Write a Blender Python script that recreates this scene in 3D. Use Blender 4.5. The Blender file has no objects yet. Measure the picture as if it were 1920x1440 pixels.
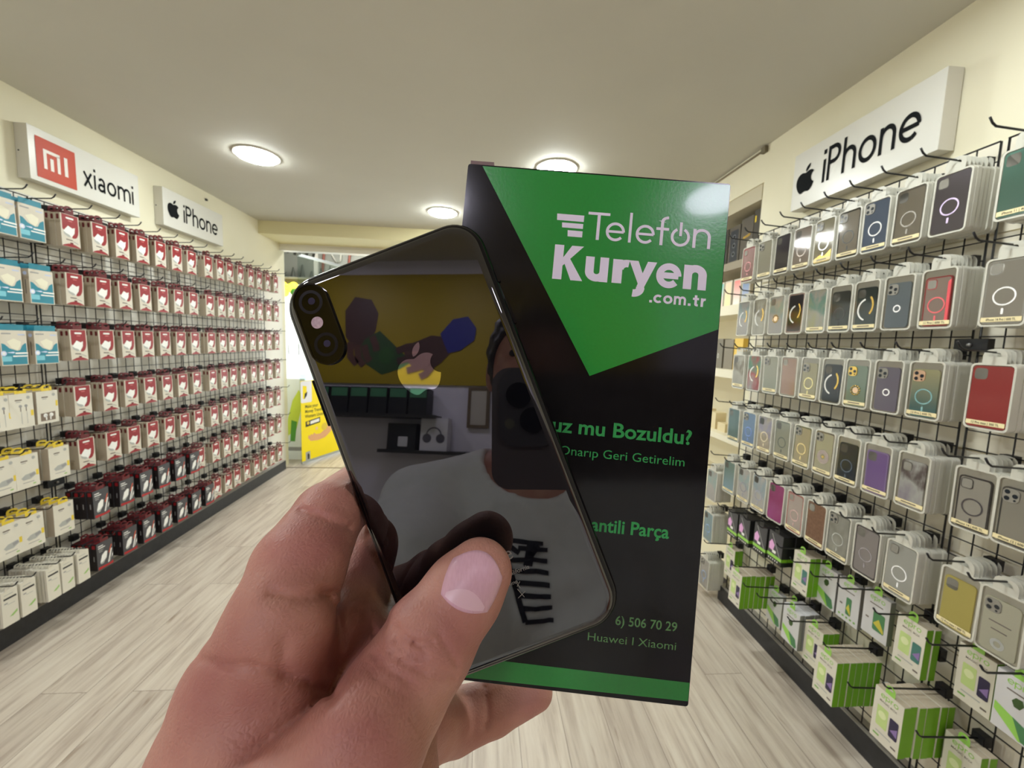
import bpy, bmesh, math, random
import numpy as np
from mathutils import Vector, Matrix

# ---------------------------------------------------------------- camera
SC = bpy.context.scene
COL = SC.collection
EYE = Vector((0.0, 0.0, 1.6))
FPX = 750.0
YAW, PITCH, ROLL = 0.075126, -0.100367, 0.033551
_f = Vector((math.sin(YAW)*math.cos(PITCH), math.cos(YAW)*math.cos(PITCH), math.sin(PITCH)))
_r0 = Vector((math.cos(YAW), -math.sin(YAW), 0))
_u0 = _r0.cross(_f)
CR = _r0*math.cos(ROLL) + _u0*math.sin(ROLL)      # camera right
CU = _u0*math.cos(ROLL) - _r0*math.sin(ROLL)      # camera up
CF = _f                                           # camera forward
cam_d = bpy.data.cameras.new('camera')
cam = bpy.data.objects.new('camera', cam_d)
COL.objects.link(cam)
cam_d.sensor_width = 36.0
cam_d.lens = 36.0*FPX/1920.0
cam_d.clip_start = 0.004
cam_d.clip_end = 60
cam_d.dof.use_dof = True
cam_d.dof.focus_distance = 0.135
cam_d.dof.aperture_fstop = 30.0
cam.matrix_world = Matrix(((CR.x, CU.x, -CF.x, EYE.x), (CR.y, CU.y, -CF.y, EYE.y), (CR.z, CU.z, -CF.z, EYE.z), (0, 0, 0, 1)))
SC.camera = cam

# ---------------------------------------------------------------- world and exposure
world = bpy.data.worlds.new('world')
SC.world = world
world.use_nodes = True
world.node_tree.nodes['Background'].inputs[0].default_value = (0.75, 0.8, 0.9, 1)
world.node_tree.nodes['Background'].inputs[1].default_value = 0.35
vs = SC.view_settings
vs.view_transform = 'Standard'
vs.look = 'None'
vs.gamma = 1.0
vs.exposure = 0.0
vs.use_curve_mapping = False
SC.cycles.max_bounces = 9
SC.cycles.diffuse_bounces = 7
SC.cycles.glossy_bounces = 4
SC.cycles.transparent_max_bounces = 12
SC.cycles.sample_clamp_indirect = 6.0
SC.cycles.caustics_reflective = False
SC.cycles.caustics_refractive = False

# round ceiling lamps (x, y, radius, radiance, colour); each lamp is built with its fixture in the lamps section
WARM, COOL = (0.74, 0.78, 0.76), (0.86, 0.83, 1.0)
CEIL = 2.805
LAMPS = [(-1.55, 2.95, .125, 115, WARM, 'round ceiling lamp above the charger wall, nearer the blue packs'),
         (-0.41, 3.93, .125, 160, WARM, 'small round ceiling lamp by the beam over the shop door'),
         (0.47, 2.84, .125, 190, WARM, 'round ceiling lamp right above the green and black box'),
         (-1.45, 1.15, .125, 180, WARM, 'unseen fill lamp added close to the charger wall, before the blue packs'),  # out of view, added to brighten the lower case wall opposite
         (0.85, 1.00, .125, 130, WARM, 'unseen fill lamp added close to the case wall, before the yellow case'),  # unseen too, put in to lighten the lower charger wall
         (-0.66, -1.48, .14, 82, COOL, 'round ceiling lamp above the person holding the phone'),
         (0.74, -1.6, .14, 46, COOL, 'round ceiling lamp near the corner of the yellow mural wall'),
         (-1.5, -1.6, .14, 82, COOL, 'round ceiling lamp in front of the yellow mural')]

# ---------------------------------------------------------------- helpers
def lin(c):
    return tuple((x/12.92 if x <= .04045 else ((x+.055)/1.055)**2.4) for x in c)

def S(r, g, b):
    return lin((r/255., g/255., b/255.)) + (1.0,)

MATS = {}
def mat(name, col, rough=.5, metal=0., ior=1.45, emit=None, estr=0., coat=0., sss=0., alpha=None):
    if name in MATS: return MATS[name]
    m = bpy.data.materials.new(name)
    m.use_nodes = True
    b = m.node_tree.nodes['Principled BSDF']
    b.inputs['Base Color'].default_value = col
    b.inputs['Roughness'].default_value = rough
    b.inputs['Metallic'].default_value = metal
    b.inputs['IOR'].default_value = ior
    if coat: b.inputs['Coat Weight'].default_value = coat; b.inputs['Coat Roughness'].default_value = .06
    if emit: b.inputs['Emission Color'].default_value = emit; b.inputs['Emission Strength'].default_value = estr
    if sss:
        b.inputs['Subsurface Weight'].default_value = sss
    MATS[name] = m
    return m

def noise_mat(name, c1, c2, scale=8, rough=.6, bump=0., stretch=(1, 1, 1), detail=4, coat=0., bdist=.002):
    m = mat(name, c1, rough, coat=coat)
    nt = m.node_tree; b = nt.nodes['Principled BSDF']
    tc = nt.nodes.new('ShaderNodeTexCoord'); mp = nt.nodes.new('ShaderNodeMapping'); mp.inputs['Scale'].default_value = stretch
    n = nt.nodes.new('ShaderNodeTexNoise'); n.inputs['Scale'].default_value = scale; n.inputs['Detail'].default_value = detail
    r = nt.nodes.new('ShaderNodeValToRGB'); r.color_ramp.elements[0].position = .3; r.color_ramp.elements[1].position = .7
    r.color_ramp.elements[0].color = c1; r.color_ramp.elements[1].color = c2
    L = nt.links.new
    L(tc.outputs['Object'], mp.inputs[0]); L(mp.outputs[0], n.inputs['Vector']); L(n.outputs['Fac'], r.inputs[0]); L(r.outputs[0], b.inputs['Base Color'])
    if bump:
        bp = nt.nodes.new('ShaderNodeBump'); bp.inputs['Strength'].default_value = bump; bp.inputs['Distance'].default_value = bdist
        L(n.outputs['Fac'], bp.inputs['Height']); L(bp.outputs[0], b.inputs['Normal'])
    return m

class MB:
    """collects shapes; build() links them as one mesh object"""
    def __init__(s): s.v = []; s.f = []; s.mi = []; s.ms = []; s.sm = []
    def _m(s, m):
        if m not in s.ms: s.ms.append(m)
        return s.ms.index(m)
    def add(s, vs, fs, m, smooth=False):
        o = len(s.v); s.v += [tuple(v) for v in vs]; k = s._m(m)
        for f in fs: s.f.append(tuple(i+o for i in f)); s.mi.append(k); s.sm.append(smooth)
        return s
    def box(s, x0, x1, y0, y1, z0, z1, m):
        v = [(x, y, z) for z in (z0, z1) for y in (y0, y1) for x in (x0, x1)]
        return s.add(v, [(0, 2, 3, 1), (4, 5, 7, 6), (0, 1, 5, 4), (2, 6, 7, 3), (0, 4, 6, 2), (1, 3, 7, 5)], m)
    def poly(s, pts, m):
        return s.add(pts, [tuple(range(len(pts)))], m)
    def flat(s, pts, y, m):
        """outline in local x,z seen from -y (counter-clockwise from the front)"""
        a = sum(pts[i][0]*pts[(i+1) % len(pts)][1]-pts[(i+1) % len(pts)][0]*pts[i][1] for i in range(len(pts)))
        if a < 0: pts = pts[::-1]
        return s.poly([(x, y, z) for x, z in pts], m)
    def prism(s, pts, y0, y1, m, smooth=False, caps=(1, 1)):
        """outline in x,z extruded from y0 (front) to y1 (back)"""
        a = sum(pts[i][0]*pts[(i+1) % len(pts)][1]-pts[(i+1) % len(pts)][0]*pts[i][1] for i in range(len(pts)))
        if a < 0: pts = pts[::-1]
        n = len(pts)
        v = [(x, y0, z) for x, z in pts]+[(x, y1, z) for x, z in pts]
        s.add(v, [(i, i+n, (i+1) % n+n, (i+1) % n) for i in range(n)], m, smooth)
        if caps[0]: s.add(v[:n], [tuple(range(n))], m)
        if caps[1]: s.add(v[n:], [tuple(range(n))[::-1]], m)
        return s
    def ring(s, outer, inner, y, m, y1=None):
        """flat frame between two outlines of equal length, optional depth"""
        n = len(outer)
        v = [(x, y, z) for x, z in outer]+[(x, y, z) for x, z in inner]
        s.add(v, [(i, (i+1) % n, (i+1) % n+n, i+n) for i in range(n)], m)
        if y1 is not None:
            w = v+[(x, y1, z) for x, z in outer]+[(x, y1, z) for x, z in inner]
            s.add(w, [(i+2*n, (i+1) % n+2*n, (i+1) % n, i) for i in range(n)]+[(i+n, (i+1) % n+n, (i+1) % n+3*n, i+3*n) for i in range(n)], m)
        return s
    def tube(s, path, r, m, n=6, cap=True):
        P = [Vector(p) for p in path]; rings = []
        up = Vector((0, 0, 1))
        for i, p in enumerate(P):
            d = (P[min(i+1, len(P)-1)]-P[max(i-1, 0)]).normalized()
            a = d.cross(up if abs(d.dot(up)) < .95 else Vector((1, 0, 0))).normalized(); b = a.cross(d)
            rr = r[i] if isinstance(r, (list, tuple)) else r
            rings.append([p+a*math.cos(t*2*math.pi/n)*rr+b*math.sin(t*2*math.pi/n)*rr for t in range(n)])
        v = [q for R in rings for q in R]; f = []
        for i in range(len(P)-1):
            for j in range(n):
                f.append((i*n+j, i*n+(j+1) % n, (i+1)*n+(j+1) % n, (i+1)*n+j))
        if cap: f += [tuple(range(n))[::-1], tuple(range((len(P)-1)*n, len(P)*n))]
        return s.add(v, f, m, True)
    def cyl(s, c, r, h, m, axis='z', n=24, r2=None):
        v = []; r2 = r if r2 is None else r2
        for k, (rr, t) in enumerate(((r, 0), (r2, h))):
            for i in range(n):
                a = 2*math.pi*i/n; x, y = math.cos(a)*rr, math.sin(a)*rr
                v.append({'z': (c[0]+x, c[1]+y, c[2]+t), 'y': (c[0]+x, c[1]+t, c[2]-y), 'x': (c[0]+t, c[1]+x, c[2]+y)}[axis])
        s.add(v, [(i, (i+1) % n, (i+1) % n+n, i+n) for i in range(n)], m, True)
        s.add(v, [tuple(range(n))[::-1], tuple(range(n, 2*n))], m)
        return s
    def sphere(s, c, r, m, nu=16, nv=10, sc=(1, 1, 1)):
        v = []; f = []
        for j in range(nv+1):
            for i in range(nu):
                t = math.pi*j/nv; a = 2*math.pi*i/nu
                v.append((c[0]+r*sc[0]*math.sin(t)*math.cos(a), c[1]+r*sc[1]*math.sin(t)*math.sin(a), c[2]+r*sc[2]*math.cos(t)))
        for j in range(nv):
            for i in range(nu): f.append((j*nu+i, (j+1)*nu+i, (j+1)*nu+(i+1) % nu, j*nu+(i+1) % nu))
        return s.add(v, f, m, True)
    def mesh(s, name):
        me = bpy.data.meshes.new(name)
        me.from_pydata(s.v, [], s.f)
        for m in s.ms: me.materials.append(m)
        me.polygons.foreach_set('material_index', s.mi)
        me.polygons.foreach_set('use_smooth', s.sm)
        me.update()
        return me
    def build(s, name, parent=None, mx=None):
        return link(name, s.mesh(name), parent, mx)

def link(name, me, parent=None, mx=None):
    o = bpy.data.objects.new(name, me)
    COL.objects.link(o)
    if parent: o.parent = parent
    if mx is not None: o.matrix_local = mx
    return o

def empty(name, mx=None):
    o = bpy.data.objects.new(name, None)
    o.empty_display_size = .02
    COL.objects.link(o)
    if mx is not None: o.matrix_world = mx
    return o

def tag(o, label=None, cat=None, group=None, kind=None):
    if label: o['label'] = label
    if cat: o['category'] = cat
    if group: o['group'] = group
    if kind: o['kind'] = kind
    return o

def struct(mb, name, mx=None):
    o = mb.build(name, None, mx); o['kind'] = 'structure'
    return o

def copy_tree(o, mx, label, group=None):
    c = o.copy(); COL.objects.link(c); c.matrix_world = mx; c['label'] = label
    if group: c['group'] = group
    for ch in o.children:
        d = ch.copy(); COL.objects.link(d); d.parent = c; d.matrix_parent_inverse = ch.matrix_parent_inverse.copy(); d.matrix_local = ch.matrix_local.copy()
    return c

def rrect(w, h, r, cx=0, cz=0, n=5):
    p = []
    for sx, sz, a0 in ((1, 1, 0), (-1, 1, 90), (-1, -1, 180), (1, -1, 270)):
        for i in range(n+1):
            a = math.radians(a0+90*i/n)
            p.append((cx+sx*(w/2-r)+r*math.cos(a), cz+sz*(h/2-r)+r*math.sin(a)))
    return p

def circ(r, cx=0, cz=0, n=28):
    return [(cx+r*math.cos(2*math.pi*i/n), cz+r*math.sin(2*math.pi*i/n)) for i in range(n)]

# ---- lettering: strokes and outlines in 2D, and typed lines from the built-in font
def stroke(pts, w, closed=False):
    """ribbon of width w along a 2D polyline -> list of quads"""
    P = []
    for p in pts:
        v = Vector((p[0], p[1]))
        if not P or (v-P[-1]).length > w*.02: P.append(v)
    n = len(P); L = []; R = []
    for i in range(n):
        if closed: a, b = P[i-1], P[(i+1) % n]
        else: a, b = P[max(i-1, 0)], P[min(i+1, n-1)]
        d = (b-a).normalized(); nn = Vector((-d.y, d.x))
        k = 1.0
        if (closed or 0 < i < n-1):
            d1 = (P[i]-P[i-1]).normalized(); c = max(.35, nn.dot(Vector((-d1.y, d1.x)))); k = 1/c
        L.append(P[i]+nn*w/2*k); R.append(P[i]-nn*w/2*k)
    q = []
    for i in range(n if closed else n-1):
        j = (i+1) % n
        q.append([tuple(R[i]), tuple(R[j]), tuple(L[j]), tuple(L[i])])
    return q

def arc(cx, cy, r, a0, a1, n=20, ry=None):
    ry = ry or r
    return [(cx+r*math.cos(math.radians(a0+(a1-a0)*i/n)), cy+ry*math.sin(math.radians(a0+(a1-a0)*i/n))) for i in range(n+1)]

def glyph(ch, w, x=1.0, cap=1.42):
    """strokes for one letter; x-height x (outer), stroke width w; returns (quads, advance)"""
    h = w/2; r = x/2-h; q = []
    if ch in 'oe':
        if ch == 'o': q += stroke(arc(x/2, x/2, r, 0, 360, 36)[:-1], w, True)
        else:
            q += stroke(arc(x/2, x/2, r, 0, 318, 32), w); q += stroke([(h*.6, x/2), (x-h*.9, x/2)], w*.92)
        return q, x
    if ch == 'c': return stroke(arc(x/2, x/2, r, 45, 315, 28), w), x*.9
    if ch == 'a':
        q += stroke(arc(.43*x, x-.36*x, .36*x-h, 150, 0, 14)+[(.79*x-h, 0)], w)
        q += stroke(arc(.4*x, .3*x, .36*x-h, 40, 330, 24, .3*x-h), w)
        return q, .82*x
    if ch in 'nhmr':
        top = x if ch != 'h' else cap
        q += stroke([(h, 0), (h, top)], w)
        rr = .4*x
        if ch == 'r': q += stroke(arc(rr+h*.35, x-rr*1.02, rr-h*.9, 178, 78, 10), w); return q, .6*x
        q += stroke([(h, 0), (h, x-rr)]+arc(rr+.02*x, x-rr, rr-h+.02*x, 175, 0, 14)+[(2*rr-h+.04*x, 0)], w)
        adv = 2*rr+.04*x
        if ch == 'm':
            o = 2*rr-w+.04*x
            q += [[(a+o, b) for a, b in k] for k in q[1:]]; adv += o
        return q, adv
    if ch == 'u':
        rr = .4*x
        q += stroke([(h, x), (h, rr)]+arc(rr, rr, rr-h, 186, 354, 14), w); q += stroke([(2*rr-h, x), (2*rr-h, 0)], w)
        return q, 2*rr
    if ch == 'l': return stroke([(h, 0), (h, cap)], w), w
    if ch == 'i': return stroke([(h, 0), (h, x)], w)+stroke([(h, x+.22*x), (h, x+.22*x+w*1.1)], w*1.1), w
    if ch == 't':
        q += stroke([(.3*x, 1.3*x), (.3*x, .3*x)]+arc(.3*x+.22*x, .22*x, .22*x, 180, 275, 8, .22*x-h), w); q += stroke([(0, x-h), (.62*x, x-h)], w)
        return q, .62*x
    if ch == 'f':
        q += stroke([(.3*x, 0), (.3*x, cap-.3*x)]+arc(.62*x, cap-.32*x, .32*x, 180, 92, 10, .32*x-h), w); q += stroke([(0, x-h), (.66*x, x-h)], w)
        return q, .7*x
    if ch == 'T': return stroke([(0, cap-h), (1.0*x, cap-h)], w)+stroke([(.5*x, cap-w), (.5*x, 0)], w), 1.0*x
    if ch == 'K':
        W1 = 1.08*x; d = w*1.28
        q += stroke([(h, 0), (h, cap)], w)
        q += [[(w, .40*cap), (W1*.96, cap), (W1*.96-d, cap), (w, .64*cap)][::-1], [(w, .58*cap), (w*.95+.2*x, .70*cap), (W1, 0), (W1-d, 0)][::-1]]
        return q, W1
    if ch == 'P':
        q += stroke([(h, 0), (h, cap)], w); q += stroke([(h, cap-h), (.42*x, cap-h)]+arc(.42*x, cap-.4*x, .42*x-h, 90, -90, 14, .4*x-h)+[(h, cap-.8*x+h)], w)
        return q, .86*x
    if ch == 'y':
        d = w*1.12; W1 = 1.04*x
        q += [[(0, x), (d, x), (.5*W1+d*.42, .16*x), (.5*W1-d*.30, -.02*x)], [(W1, x), (W1-d, x), (.5*W1-d*.52, -.06*x), (.5*W1+d*.25, -.12*x)]]
        q += stroke([(.5*W1-d*.14, -.05*x)]+arc(.24*W1, -.10*x, .24*W1, -12, -100, 8, .24*x), w)
        return q, W1
    if ch == 'p': return stroke([(h, -.42*x), (h, x)], w)+stroke(arc(x/2, x/2, r, 0, 360, 30)[:-1], w, True), x
    if ch == 'x': return stroke([(h*.8, 0), (.86*x-h*.8, x)], w)+stroke([(h*.8, x), (.86*x-h*.8, 0)], w), .86*x
    if ch == 'p0': return stroke(arc(x/2, x/2, r, 115, 425, 30), w)+stroke([(x/2, x*.55), (x/2, 1.28*x)], w), x
    if ch == '.': return stroke([(0, w*.55), (w*1.1, w*.55)], w*1.1), w*1.1
    return [], .4*x

def word(chars, x, w, gap, cap=1.42, advs=None):
    """letters side by side -> quads; x-height x"""
    q = []; o = 0
    for i, ch in enumerate(chars):
        if advs: o = advs[i]
        g, a = glyph(ch, w/x, 1.0, cap)
        q += [[(p*x+o, t*x) for p, t in k] for k in g]
        o += a*x+gap
    return q, o-gap

_FC = {}
def typed(txt, size, bold=0., sx=1.0):
    """typed line -> (verts2d, faces, width); baseline at 0"""
    k = (txt, bold)
    if k not in _FC:
        cu = bpy.data.curves.new('lettering', 'FONT'); cu.body = txt; cu.size = 1.0; cu.offset = bold; cu.resolution_u = 3
        ob = bpy.data.objects.new('lettering', cu)
        me = bpy.data.meshes.new_from_object(ob)
        _FC[k] = ([(v.co.x, v.co.y) for v in me.vertices], [tuple(p.vertices) for p in me.polygons])
        bpy.data.objects.remove(ob); bpy.data.curves.remove(cu); bpy.data.meshes.remove(me)
    v, f = _FC[k]
    v = [(a*size*sx, b*size) for a, b in v]
    return v, f, max([a for a, b in v] or [0])

def put_text(mb, txt, size, x, z, y, m, bold=0., sx=1.0, fit=None, align='l'):
    v, f, w = typed(txt, size, bold, sx)
    if fit: k = fit/w; v = [(a*k, b) for a, b in v]; w = fit
    if align == 'c': x -= w/2
    if align == 'r': x -= w
    mb.add([(a+x, y, b+z) for a, b in v], f, m)
    return w

def put_quads(mb, quads, x, z, y, m, sc=1.0):
    for i, q in enumerate(quads): mb.flat([(a*sc+x, b*sc+z) for a, b in q], y-(i % 40)*8e-6, m)

def bez(p0, p1, p2, p3, n=10):
    return [tuple((1-t)**3*p0[k]+3*(1-t)**2*t*p1[k]+3*(1-t)*t*t*p2[k]+t**3*p3[k] for k in (0, 1)) for t in [i/n for i in range(1, n+1)]]

def fruit_logo():
    """outline of the bitten fruit emblem, unit height about 1, y up, centred"""
    cur = (318.7, 268.7); P = [cur]
    for seg in [(-.2, -36.7, 16.4, -64.4, 50, -84.8), (-18.8, -26.9, -47.2, -41.7, -84.7, -44.6), (-35.5, -2.8, -74.3, 20.7, -88.5, 20.7), (-15, 0, -49.4, -19.7, -76.4, -19.7),
                (-55.8, .9, -115.1, 44.5, -115.1, 133.2), (0, 26.2, 4.8, 53.3, 14.4, 81.2), (12.8, 36.7, 59, 126.7, 107.2, 125.2), (25.2, -.6, 43, -17.9, 75.8, -17.9),
                (31.8, 0, 48.3, 17.9, 76.4, 17.9), (48.6, -.7, 90.4, -82.5, 102.6, -119.3), (-65.2, -30.7, -61.7, -90, -61.7, -91.9)]:
        e = [(cur[0]+seg[i], cur[1]+seg[i+1]) for i in (0, 2, 4)]
        P += bez(cur, e[0], e[1], e[2], 7); cur = e[2]
    cur = (262.1, 104.5); Q = [cur]
    for seg in [(27.3, -32.4, 24.8, -61.9, 24, -72.5), (-24.1, 1.4, -52, 16.4, -67.9, 34.9), (-17.5, 19.8, -27.8, 44.3, -25.6, 71.9), (26.1, 2, 49.9, -11.4, 69.5, -34.3)]:
        e = [(cur[0]+seg[i], cur[1]+seg[i+1]) for i in (0, 2, 4)]
        Q += bez(cur, e[0], e[1], e[2], 6); cur = e[2]
    T = lambda L: [((x-192)/448., (256-y)/448.) for x, y in L]
    return T(P[:-1]), T(Q[:-1])
APPLE = fruit_logo()

ORD = ['', 'first', 'second', 'third', 'fourth', 'fifth', 'sixth', 'seventh', 'eighth', 'ninth', 'tenth', 'eleventh', 'twelfth', 'thirteenth', 'fourteenth', 'fifteenth', 'sixteenth', 'seventeenth', 'eighteenth']
RZ = lambda d: Matrix.Rotation(math.radians(d), 4, 'Z')
RX = lambda d: Matrix.Rotation(math.radians(d), 4, 'X')
TR = lambda x, y, z: Matrix.Translation((x, y, z))

white_paint = noise_mat('wall_paint', S(232, 227, 204), S(229, 224, 199), 3, .75, .05, bdist=.001)
ceil_paint = noise_mat('ceiling_paint', S(192, 190, 180), S(196, 194, 184), 2, .8)
slat_white = mat('slat_white', S(226, 223, 213), .4)
black_plinth = noise_mat('plinth_black', S(38, 38, 40), S(48, 48, 50), 30, .42)
wire_black = mat('wire_black', S(26, 26, 27), .38)
hook_black = mat('hook_black', S(22, 22, 24), .35)
clip_black = mat('clip_black', S(24, 24, 27), .5)
ink = mat('ink', S(38, 38, 40), .5)

# ---------------------------------------------------------------- the room shell
XL, XR, YB, YF = -2.401, 1.63, -2.25, 5.04
WL, WR = -2.361, 1.58            # planes of the two wire grids
def floor_mat():
    m = mat('wood_floor', S(205, 194, 178), .34)
    nt = m.node_tree; b = nt.nodes['Principled BSDF']; L = nt.links.new; N = nt.nodes.new
    tc = N('ShaderNodeTexCoord'); mp = N('ShaderNodeMapping'); mp.inputs['Rotation'].default_value = (0, 0, math.radians(90))
    L(tc.outputs['Object'], mp.inputs[0])
    br = N('ShaderNodeTexBrick'); br.offset = .37; br.inputs['Scale'].default_value = 1.0
    br.inputs['Brick Width'].default_value = 1.28; br.inputs['Row Height'].default_value = .19; br.inputs['Mortar Size'].default_value = .0012
    br.inputs['Color1'].default_value = (0, 0, 0, 1); br.inputs['Color2'].default_value = (1, 1, 1, 1); br.inputs['Mortar'].default_value = (.5, .5, .5, 1)
    L(mp.outputs[0], br.inputs['Vector'])
    off = N('ShaderNodeVectorMath'); off.operation = 'MULTIPLY_ADD'; off.inputs[1].default_value = (7.3, 3.1, 0)
    L(br.outputs['Color'], off.inputs[0]); L(mp.outputs[0], off.inputs[2])
    mg = N('ShaderNodeMapping'); mg.inputs['Scale'].default_value = (1.0, 12, 1); L(off.outputs[0], mg.inputs[0])
    n1 = N('ShaderNodeTexNoise'); n1.inputs['Scale'].default_value = 2.2; n1.inputs['Detail'].default_value = 6; n1.inputs['Roughness'].default_value = .62; n1.inputs['Distortion'].default_value = .35
    L(mg.outputs[0], n1.inputs['Vector'])
    r1 = N('ShaderNodeValToRGB'); e = r1.color_ramp.elements
    e[0].position = .27; e[0].color = S(160, 146, 132); e[1].position = .64; e[1].color = S(206, 197, 182)
    k = e.new(.40); k.color = S(180, 168, 154); k = e.new(.5); k.color = S(195, 184, 169)
    L(n1.outputs['Fac'], r1.inputs[0])
    mk = N('ShaderNodeMapping'); mk.inputs['Scale'].default_value = (2.2, 13, 1); L(off.outputs[0], mk.inputs[0])
    n2 = N('ShaderNodeTexNoise'); n2.inputs['Scale'].default_value = 1.4; n2.inputs['Detail'].default_value = 3; n2.inputs['Distortion'].default_value = .6
    L(mk.outputs[0], n2.inputs['Vector'])
    r2 = N('ShaderNodeValToRGB'); r2.color_ramp.elements[0].position = .66; r2.color_ramp.elements[0].color = (0, 0, 0, 1); r2.color_ramp.elements[1].position = .78; r2.color_ramp.elements[1].color = (1, 1, 1, 1)
    L(n2.outputs['Fac'], r2.inputs[0])
    mx = N('ShaderNodeMixRGB'); mx.blend_type = 'MULTIPLY'; mx.inputs['Color2'].default_value = S(176, 156, 138)
    sc = N('ShaderNodeMath'); sc.operation = 'MULTIPLY'; sc.inputs[1].default_value = .8
    L(r2.outputs[0], sc.inputs[0]); L(sc.outputs[0], mx.inputs['Fac']); L(r1.outputs[0], mx.inputs['Color1'])
    tn = N('ShaderNodeMixRGB'); tn.blend_type = 'MULTIPLY'; tn.inputs['Fac'].default_value = 1
    r3 = N('ShaderNodeValToRGB'); r3.color_ramp.elements[0].color = (.84, .83, .83, 1); r3.color_ramp.elements[1].color = (1, 1, 1, 1)
    L(br.outputs['Color'], r3.inputs[0]); L(mx.outputs[0], tn.inputs['Color1']); L(r3.outputs[0], tn.inputs['Color2'])
    jo = N('ShaderNodeMixRGB'); jo.inputs['Color2'].default_value = S(120, 108, 98); L(br.outputs['Fac'], jo.inputs['Fac']); L(tn.outputs[0], jo.inputs['Color1'])
    L(jo.outputs[0], b.inputs['Base Color'])
    rr = N('ShaderNodeMapRange'); rr.inputs['To Min'].default_value = .3; rr.inputs['To Max'].default_value = .45; L(n1.outputs['Fac'], rr.inputs['Value']); L(rr.outputs[0], b.inputs['Roughness'])
    bp = N('ShaderNodeBump'); bp.inputs['Strength'].default_value = .12; bp.inputs['Distance'].default_value = .002; L(n1.outputs['Fac'], bp.inputs['Height']); L(bp.outputs[0], b.inputs['Normal'])
    return m
wood = floor_mat()
struct(MB().box(XL-.1, 2.2, YB-.1, 9.6, -.08, 0, wood), 'floor')
struct(MB().box(XL-.1, 2.2, YB-.1, 5.1, CEIL, CEIL+.08, ceil_paint), 'ceiling')
struct(MB().box(XL-.12, XL, YB-.1, 5.1, 0, CEIL, white_paint), 'wall_left')
# right wall: solid beside the cases, above a deep shelf alcove further on
rw = MB()
rw.box(XR, 2.2, YB, 2.36, 0, CEIL, white_paint)
rw.box(XR, 2.2, 2.36, 5.1, 2.60, CEIL, white_paint)
rw.box(1.98, 2.2, 2.36, 5.1, 0, 2.60, white_paint)
struct(rw, 'wall_right')
struct(MB().box(XL, 2.2, YB-.12, YB, 0, CEIL, mat('rear_wall', S(226, 222, 236), .8)), 'wall_rear')
beam_m = mat('beam_paint', S(216, 208, 166), .75)
struct(MB().box(XL, XR, 4.55, 5.04, 2.672, CEIL, beam_m), 'trim_1')
# front wall right of the door opening and the white door frame
struct(MB().box(.55, 2.2, 5.04, 5.14, 0, CEIL, white_paint), 'wall_front')
fr = MB(); wf = mat('frame_white', S(228, 227, 224), .4)
fr.box(XL, .55, 5.0, 5.10, 2.60, 2.675, wf); fr.box(.5, .55, 5.0, 5.10, 0, 2.60, wf)
struct(fr, 'trim_2')
struct(MB().box(XL, .55, 4.945, 4.965, 0, .004, mat('threshold', S(150, 140, 128), .4, .6)), 'trim_3')
# slatted white panelling behind the charger wall, joints every third of a metre
sl = MB(); zs = [.02, .27, .608, .945, 1.30, 1.635, 1.998, 2.29]
for a, b2 in zip(zs[:-1], zs[1:]): sl.box(XL, XL+.012, .6, 5.0, a+.003, b2-.003, slat_white)
sl.box(XL, XL+.004, .6, 5.0, .02, 2.29, mat('slat_joint', S(150, 148, 146), .6))
struct(sl, 'trim_4')
sl = MB()
for a, b2 in zip(zs[:-1], zs[1:]): sl.box(XR-.012, XR, .2, 2.30, a+.003, b2-.003, mat('slat_cream', S(238, 232, 214), .5))
struct(sl, 'trim_5')
pl = MB(); pl.box(XL+.012, -2.341, .6, 4.9, 0, .105, black_plinth); pl.box(XL+.012, -2.343, .6, 4.9, .105, .109, mat('plinth_edge', S(150, 146, 138), .4))
struct(pl, 'baseboard_left')
pl = MB(); pl.box(1.56, XR-.012, .2, 2.34, 0, .10, black_plinth); pl.box(1.562, XR-.012, .2, 2.34, .10, .104, mat('plinth_edge', S(150, 146, 138), .4))
struct(pl, 'baseboard_right')

# ---------------------------------------------------------------- ceiling lamps
glow = {}
for i, (x, y, r, e, c, lab) in enumerate(LAMPS):
    k = (e, c)
    if k not in glow: glow[k] = mat('lamp_glow_%d' % len(glow), (.9, .9, .9, 1), .5, emit=c+(1,), estr=e)
    o = empty('ceiling_lamp', TR(x, y, CEIL)); tag(o, lab, 'ceiling lamp', 'round lamps in the ceiling')
    dm = MB(); n = 40; rows = [(1.0, 0), (.985, -.010), (.93, -.019), (.75, -.027), (.4, -.032)] if i < 3 else [(1.0, -.001), (.9, -.002), (.4, -.0025)]
    v = [(r*q*math.cos(2*math.pi*j/n), r*q*math.sin(2*math.pi*j/n), z) for q, z in rows for j in range(n)]
    dm.add(v, [(a*n+j, (a+1)*n+j, (a+1)*n+(j+1) % n, a*n+(j+1) % n) for a in range(len(rows)-1) for j in range(n)]+[tuple(range((len(rows)-1)*n, len(rows)*n))[::-1]], glow[k], True)
    dm.build('diffuser', o)
    m = MB(); n = 40; out = circ(r+.012, n=n); inn = circ(r, n=n)
    m.add([(a, b, -.008) for a, b in out]+[(a, b, -.008) for a, b in inn], [(j, j+n, (j+1) % n+n, (j+1) % n) for j in range(n)], mat('lamp_trim', S(225, 222, 214), .4))
    m.add([(a, b, -.008) for a, b in out]+[(a, b, 0) for a, b in out], [(j, (j+1) % n, (j+1) % n+n, j+n) for j in range(n)], mat('lamp_trim', S(225, 222, 214), .4))
    m.build('trim_ring', o)

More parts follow.
